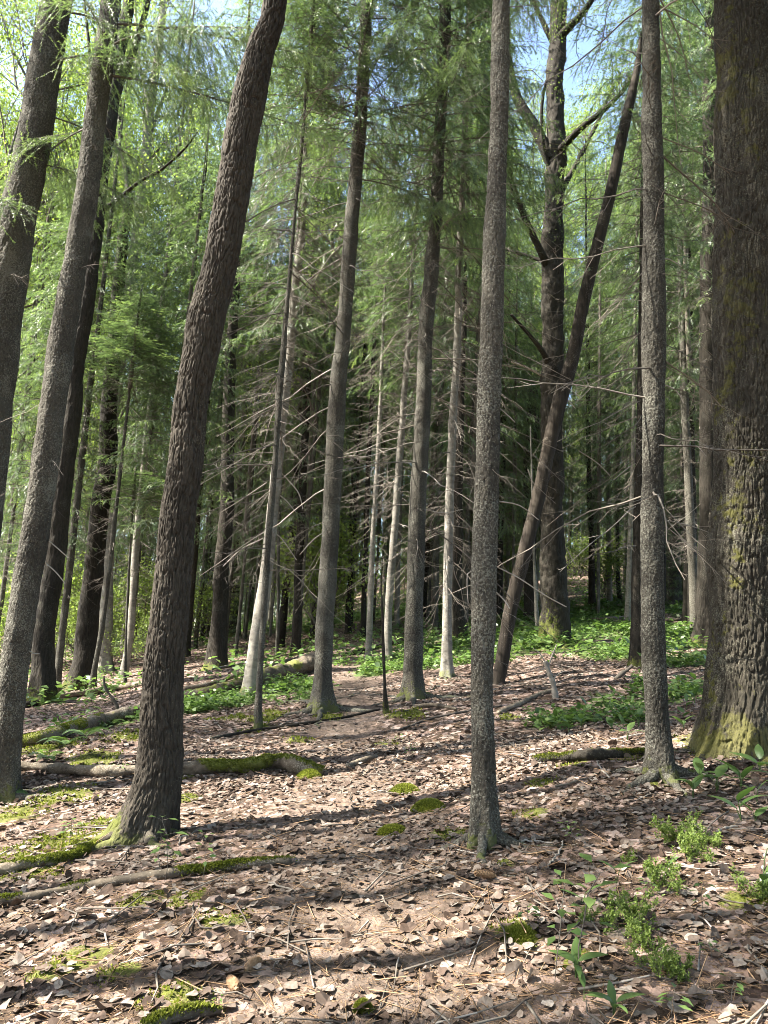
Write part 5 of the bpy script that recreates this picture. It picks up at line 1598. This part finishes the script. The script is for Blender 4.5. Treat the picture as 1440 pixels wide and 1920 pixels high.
for px, py, s, v, lb in [(1268, 1590, 1.25, 0, 'leafy bilberry plant at the foot of the straight grey spruce'), (1300, 1610, 1.0, 1, 'low spreading bilberry plant in the shade of the old aspen'), (1245, 1665, 1.1, 1, 'tufted bilberry plant standing in the leaf litter below the spruce foot'),
                         (1165, 1745, 1.2, 0, 'bright bilberry plant in the sunny foreground litter'), (1215, 1775, .8, 2, 'small bilberry shoots right of the bright foreground plant'), (1115, 1740, .8, 2, 'young bilberry shoots left of the bright foreground plant'), (1420, 1680, 1.0, 1, 'sunlit bilberry plant at the right edge beside the white flower'), (1170, 1620, .55, 2, 'tiny bilberry sprig on the litter behind the single broad leaf'),
                         (1230, 1830, .9, 1, 'dim bilberry sprigs among the nearest right litter'), (1290, 1835, .8, 2, 'sparse bilberry twigs at the lower right'), (1330, 1590, .8, 1, 'shaded bilberry plant right of the one at the spruce foot')]:
    put(BILB[v], 'bilberry_plant', px, py, s * .66, lb, 'bilberry plant', 'bilberry plants at the right')
for px, py, s, v, lb in [(1155, 1662, .8, 3, 'single broad leaf standing in the sunny litter'), (1092, 1700, .8, 1, 'small broad-leaved lily sprout above the bright bilberry'), (1390, 1540, 1.1, 0, 'broad-leaved lily of the valley in sun at the right edge'), (1418, 1545, .9, 1, 'smaller lily of the valley beside the sunny one at the right edge'),
                         (1310, 1470, 1.2, 0, 'lily of the valley in front of the old aspen with raised pale leaf'), (1345, 1490, 1.2, 2, 'dark shaded lily of the valley below the old aspen'), (1390, 1480, 1.2, 2, 'many-leaved lily of the valley in shade at the old aspen'), (1425, 1450, 1.1, 0, 'lily of the valley with long arching leaf on the mossy aspen foot'), (1300, 1500, 1.0, 2, 'dark lily of the valley beside the spruce foot'),
                         (1080, 1835, .7, 2, 'leafy lily seedling with rounded leaves near the bottom'), (1095, 1875, .6, 1, 'dark low lily at the bottom of the view'), (1420, 1510, .9, 3, 'shaded lily at the far right under the aspen'), (1250, 1640, .6, 1, 'dark leaf between the two bilberry tufts'), (1150, 1915, .6, 2, 'lily leaves cut by the bottom edge')]:
    put(LILY[v][0], 'lily_plant', px, py, s, lb, 'lily of the valley', 'lily of the valley plants in the foreground')
put(LILY[4][0], 'lily_plant', 1430, 1688, 1.1, 'flowering lily of the valley with drooping white bells at the right edge', 'lily of the valley', 'lily of the valley plants in the foreground', LILY[4][1])
for j in range(26):
    px, py = [(1020, 1370), (1045, 1362), (1075, 1350), (1100, 1340), (1150, 1375), (1165, 1372), (1178, 1390), (1150, 1310), (1130, 1320), (1180, 1325), (1200, 1340), (1175, 1300), (1090, 1365), (1015, 1352), (1190, 1365), (1165, 1345), (1280, 1350), (1290, 1330), (1275, 1310), (1300, 1320), (1285, 1370), (1268, 1290), (1300, 1290), (1140, 1345), (1060, 1378), (1205, 1305)][j]
    grp = 'lilies of the valley on the slope left of the straight grey spruce' if px < 1230 else 'lilies of the valley between the straight grey spruce and the old aspen'
    put(LILY[j % 4][0], 'lily_plant', px + rng.normal(0, 4), py, rng.uniform(.8, 1.25), 'lily of the valley ' + ('on the sunny slope left of the straight grey spruce' if px < 1230 else 'between the straight grey spruce and the massive old aspen'), 'lily of the valley', grp)
for px, py, s, v, lb in [(765, 1425, 1, 1, 'small bright herb on the litter above the moss cushions'), (750, 1395, .8, 3, 'tiny rosette herb beside the path above the moss cushions'), (1080, 1590, .9, 1, 'small herb in shade right of the slim speckled spruce'), (1260, 1915, .8, 3, 'rosette of pale leaflets at the bottom right'), (1370, 1885, .8, 3, 'small pale rosette near the bottom right corner'), (410, 1890, .35, 3, 'single green leaf lying in the near litter'),
                         (130, 1588, 1.3, 1, 'pale bushy herb on the sunny moss left of the leaning aspen'), (310, 1650, 1.1, 2, 'upright dark-stemmed seedling growing over the slender log'), (300, 1640, .9, 0, 'small seedling leaf beside the slender log'), (380, 1655, .7, 2, 'thin dark seedlings by the slender log'), (560, 1445, 1.0, 1, 'pale seedling leaf on the lumpy log end'), (240, 1455, .9, 1, 'herb tuft against the left side of the leaning aspen'), (1085, 1830, 1.4, 2, 'tall seedling with paired leaves in the near litter'), (1040, 1840, 1.0, 2, 'slim seedling left of the tall one in the near litter'), (1210, 1690, .7, 1, 'small herb between the bilberry tufts'), (990, 1742, .8, 3, 'green sprig by the mossy hump'), (1335, 1800, .6, 3, 'small leaf pair in the right litter'), (1320, 1720, .6, 0, 'thin herb in the right litter')]:
    put(FORB[v], 'herb', px, py, s, lb, 'herb')
for px, py, s, lb in [(6, 1500, 1.0, 'fern frond at the foot of the left-edge spruce'), (120, 1400, 1.1, 'fern growing over the long grey fallen trunk, left one'), (160, 1385, 1.2, 'fern growing over the long grey fallen trunk, right one'), (205, 1362, 1.1, 'fern near the dark forked stick'), (90, 1425, .9, 'low fern below the grey fallen trunk'), (245, 1350, .9, 'fern beside the leaning aspen'), (335, 1335, .8, 'small fern right of the leaning aspen')]:
    put(FERN[int(rng.integers(0, 2))], 'fern', px, py, s * .75, lb, 'fern')


def ground_cover():
    """dense low herbs too many to count: one mass"""
    g = Geo()
    B = GREEN_B
    tot = 0
    for c, r in B:
        d = np.hypot(*c)
        n = int(min(2000, 330 * r * r * min(1, (9 / d) ** 1.0)) + 50)
        a, rr = rng.uniform(0, 6.28, n), r * np.sqrt(rng.random(n)) * 1.1
        x, y = c[0] + rr * np.cos(a), c[1] + rr * np.sin(a)
        ok = noise3(x * 1.3, y * 1.3, 0, 66) + .5 * noise3(x * 4, y * 4, 0, 67) > -.12 + .9 * (rr / r - .45)
        x, y = x[ok], y[ok]; n = len(x)
        z = gz(x, y)
        k = 6
        idx = np.repeat(np.arange(n), k)
        h = rng.uniform(.05, .22, n) * (1 + .012 * d)
        P = np.stack([x, y, z], 1)[idx] + np.column_stack([rng.normal(0, .05, (n * k, 2)), h[idx] * rng.uniform(.3, 1, n * k)])
        az = rng.uniform(0, 6.28, n * k)
        D = unit(np.stack([np.cos(az), np.sin(az), rng.normal(.1, .35, n * k)], 1))
        L = rng.uniform(.03, .095, n * k) * (1 + .02 * d)
        g.leaves(P, D, unit(rng.normal(0, .4, (n * k, 3)) + np.array([0, 0, 1])), L, L * .6, np.clip(rng.normal(.6, .2, n * k), 0, 1), 0)
        tot += n * k
    # scattered herbs farther in
    x, y = wedge(9000, 14, 60, 36)
    ok = noise3(x * .22, y * .22, 0, 68) + .4 * noise3(x, y, 0, 69) > -.05
    x, y = x[ok], y[ok]; n = len(x); z = gz(x, y); k = 5
    idx = np.repeat(np.arange(n), k)
    P = np.stack([x, y, z], 1)[idx] + np.column_stack([rng.normal(0, .12, (n * k, 2)), rng.uniform(.05, .4, n * k)])
    az = rng.uniform(0, 6.28, n * k)
    L = rng.uniform(.08, .2, n * k)
    g.leaves(P, unit(np.stack([np.cos(az), np.sin(az), rng.normal(.1, .35, n * k)], 1)), unit(rng.normal(0, .4, (n * k, 3)) + np.array([0, 0, 1])), L, L * .6, np.clip(rng.normal(.65, .2, n * k), 0, 1), 0)
    o = link('ground_cover', g.mesh('ground_cover', [HERB])); tag(o, kind='stuff')


ground_cover()

def far_wood():
    """the wood beyond the last tree one can tell apart: one mass"""
    g = Geo()
    n = 52000
    th = rng.uniform(-math.radians(40), math.radians(40), n)
    r = rng.uniform(92, 125, n)
    cl = noise3(th * 28, 0 * th, r * .1, 91)
    top = 13 + 4 * cl + 3 * noise3(th * 90, 0 * th, r * .2, 92)
    h = top * rng.random(n) ** .9
    x, y = r * np.sin(th), r * np.cos(th)
    P = np.stack([x, y, ground_z(x, y) + h], 1)
    D = unit(rng.normal(0, .7, (n, 3)) + np.array([0, 0, -.6]))
    L = rng.uniform(.35, .9, n)
    g.leaves(P, D, unit(rng.normal(0, 1, (n, 3))), L, L * .5, np.clip(rng.normal(.35, .2, n) + .3 * noise3(x * .2, y * .2, h * .3, 93), 0, 1), 0)
    m = 420
    th = rng.uniform(-math.radians(40), math.radians(40), m); r = rng.uniform(80, 120, m)
    x, y = r * np.sin(th), r * np.cos(th)
    B = np.stack([x, y, ground_z(x, y) - .3], 1)
    g.sticks(B, B + np.column_stack([rng.normal(0, .4, (m, 2)), rng.uniform(9, 16, m)]), rng.uniform(.1, .2, m), .05, .15, 1)
    o = link('far_wood', g.mesh('far_wood', [NEEDLE, TWIG])); tag(o, kind='stuff')


far_wood()

# spruce cones
def cone_mesh():
    g = Geo()
    g.tube(np.array([[0, 0, 0], [.02, 0, 0], [.05, 0, .001], [.085, 0, .002], [.105, 0, .002]]), [.006, .013, .016, .012, .004], 9, .35)
    n = 90
    t = np.linspace(.05, .95, n); a = np.arange(n) * 2.4
    r = .0165 * np.sin(math.pi * (.15 + .8 * t)) ** .6
    P = np.stack([.105 * t, r * np.cos(a), r * np.sin(a)], 1)
    D = unit(np.stack([np.full(n, .9), np.cos(a) * .6, np.sin(a) * .6], 1))
    g.leaves(P, D, unit(np.stack([0 * t, np.cos(a), np.sin(a)], 1)), .014, .012, np.clip(rng.normal(.2, .15, n), 0, 1))
    return g.mesh('spruce_cone', [CUTWOOD])


CONE = cone_mesh()
for px, py, lb in [(930, 1650, 'brown spruce cone under the slim speckled spruce'), (460, 1822, 'spruce cone in the sunny near litter'), (445, 1860, 'spruce cone lower left in the near litter')]:
    b = ghit(px, py)
    o = link('spruce_cone', CONE, None, b + [0, 0, .018]); o.rotation_euler = (rng.random() * 6, rng.normal(0, .1), rng.random() * 6.28)
    tag(o, lb, 'cone')
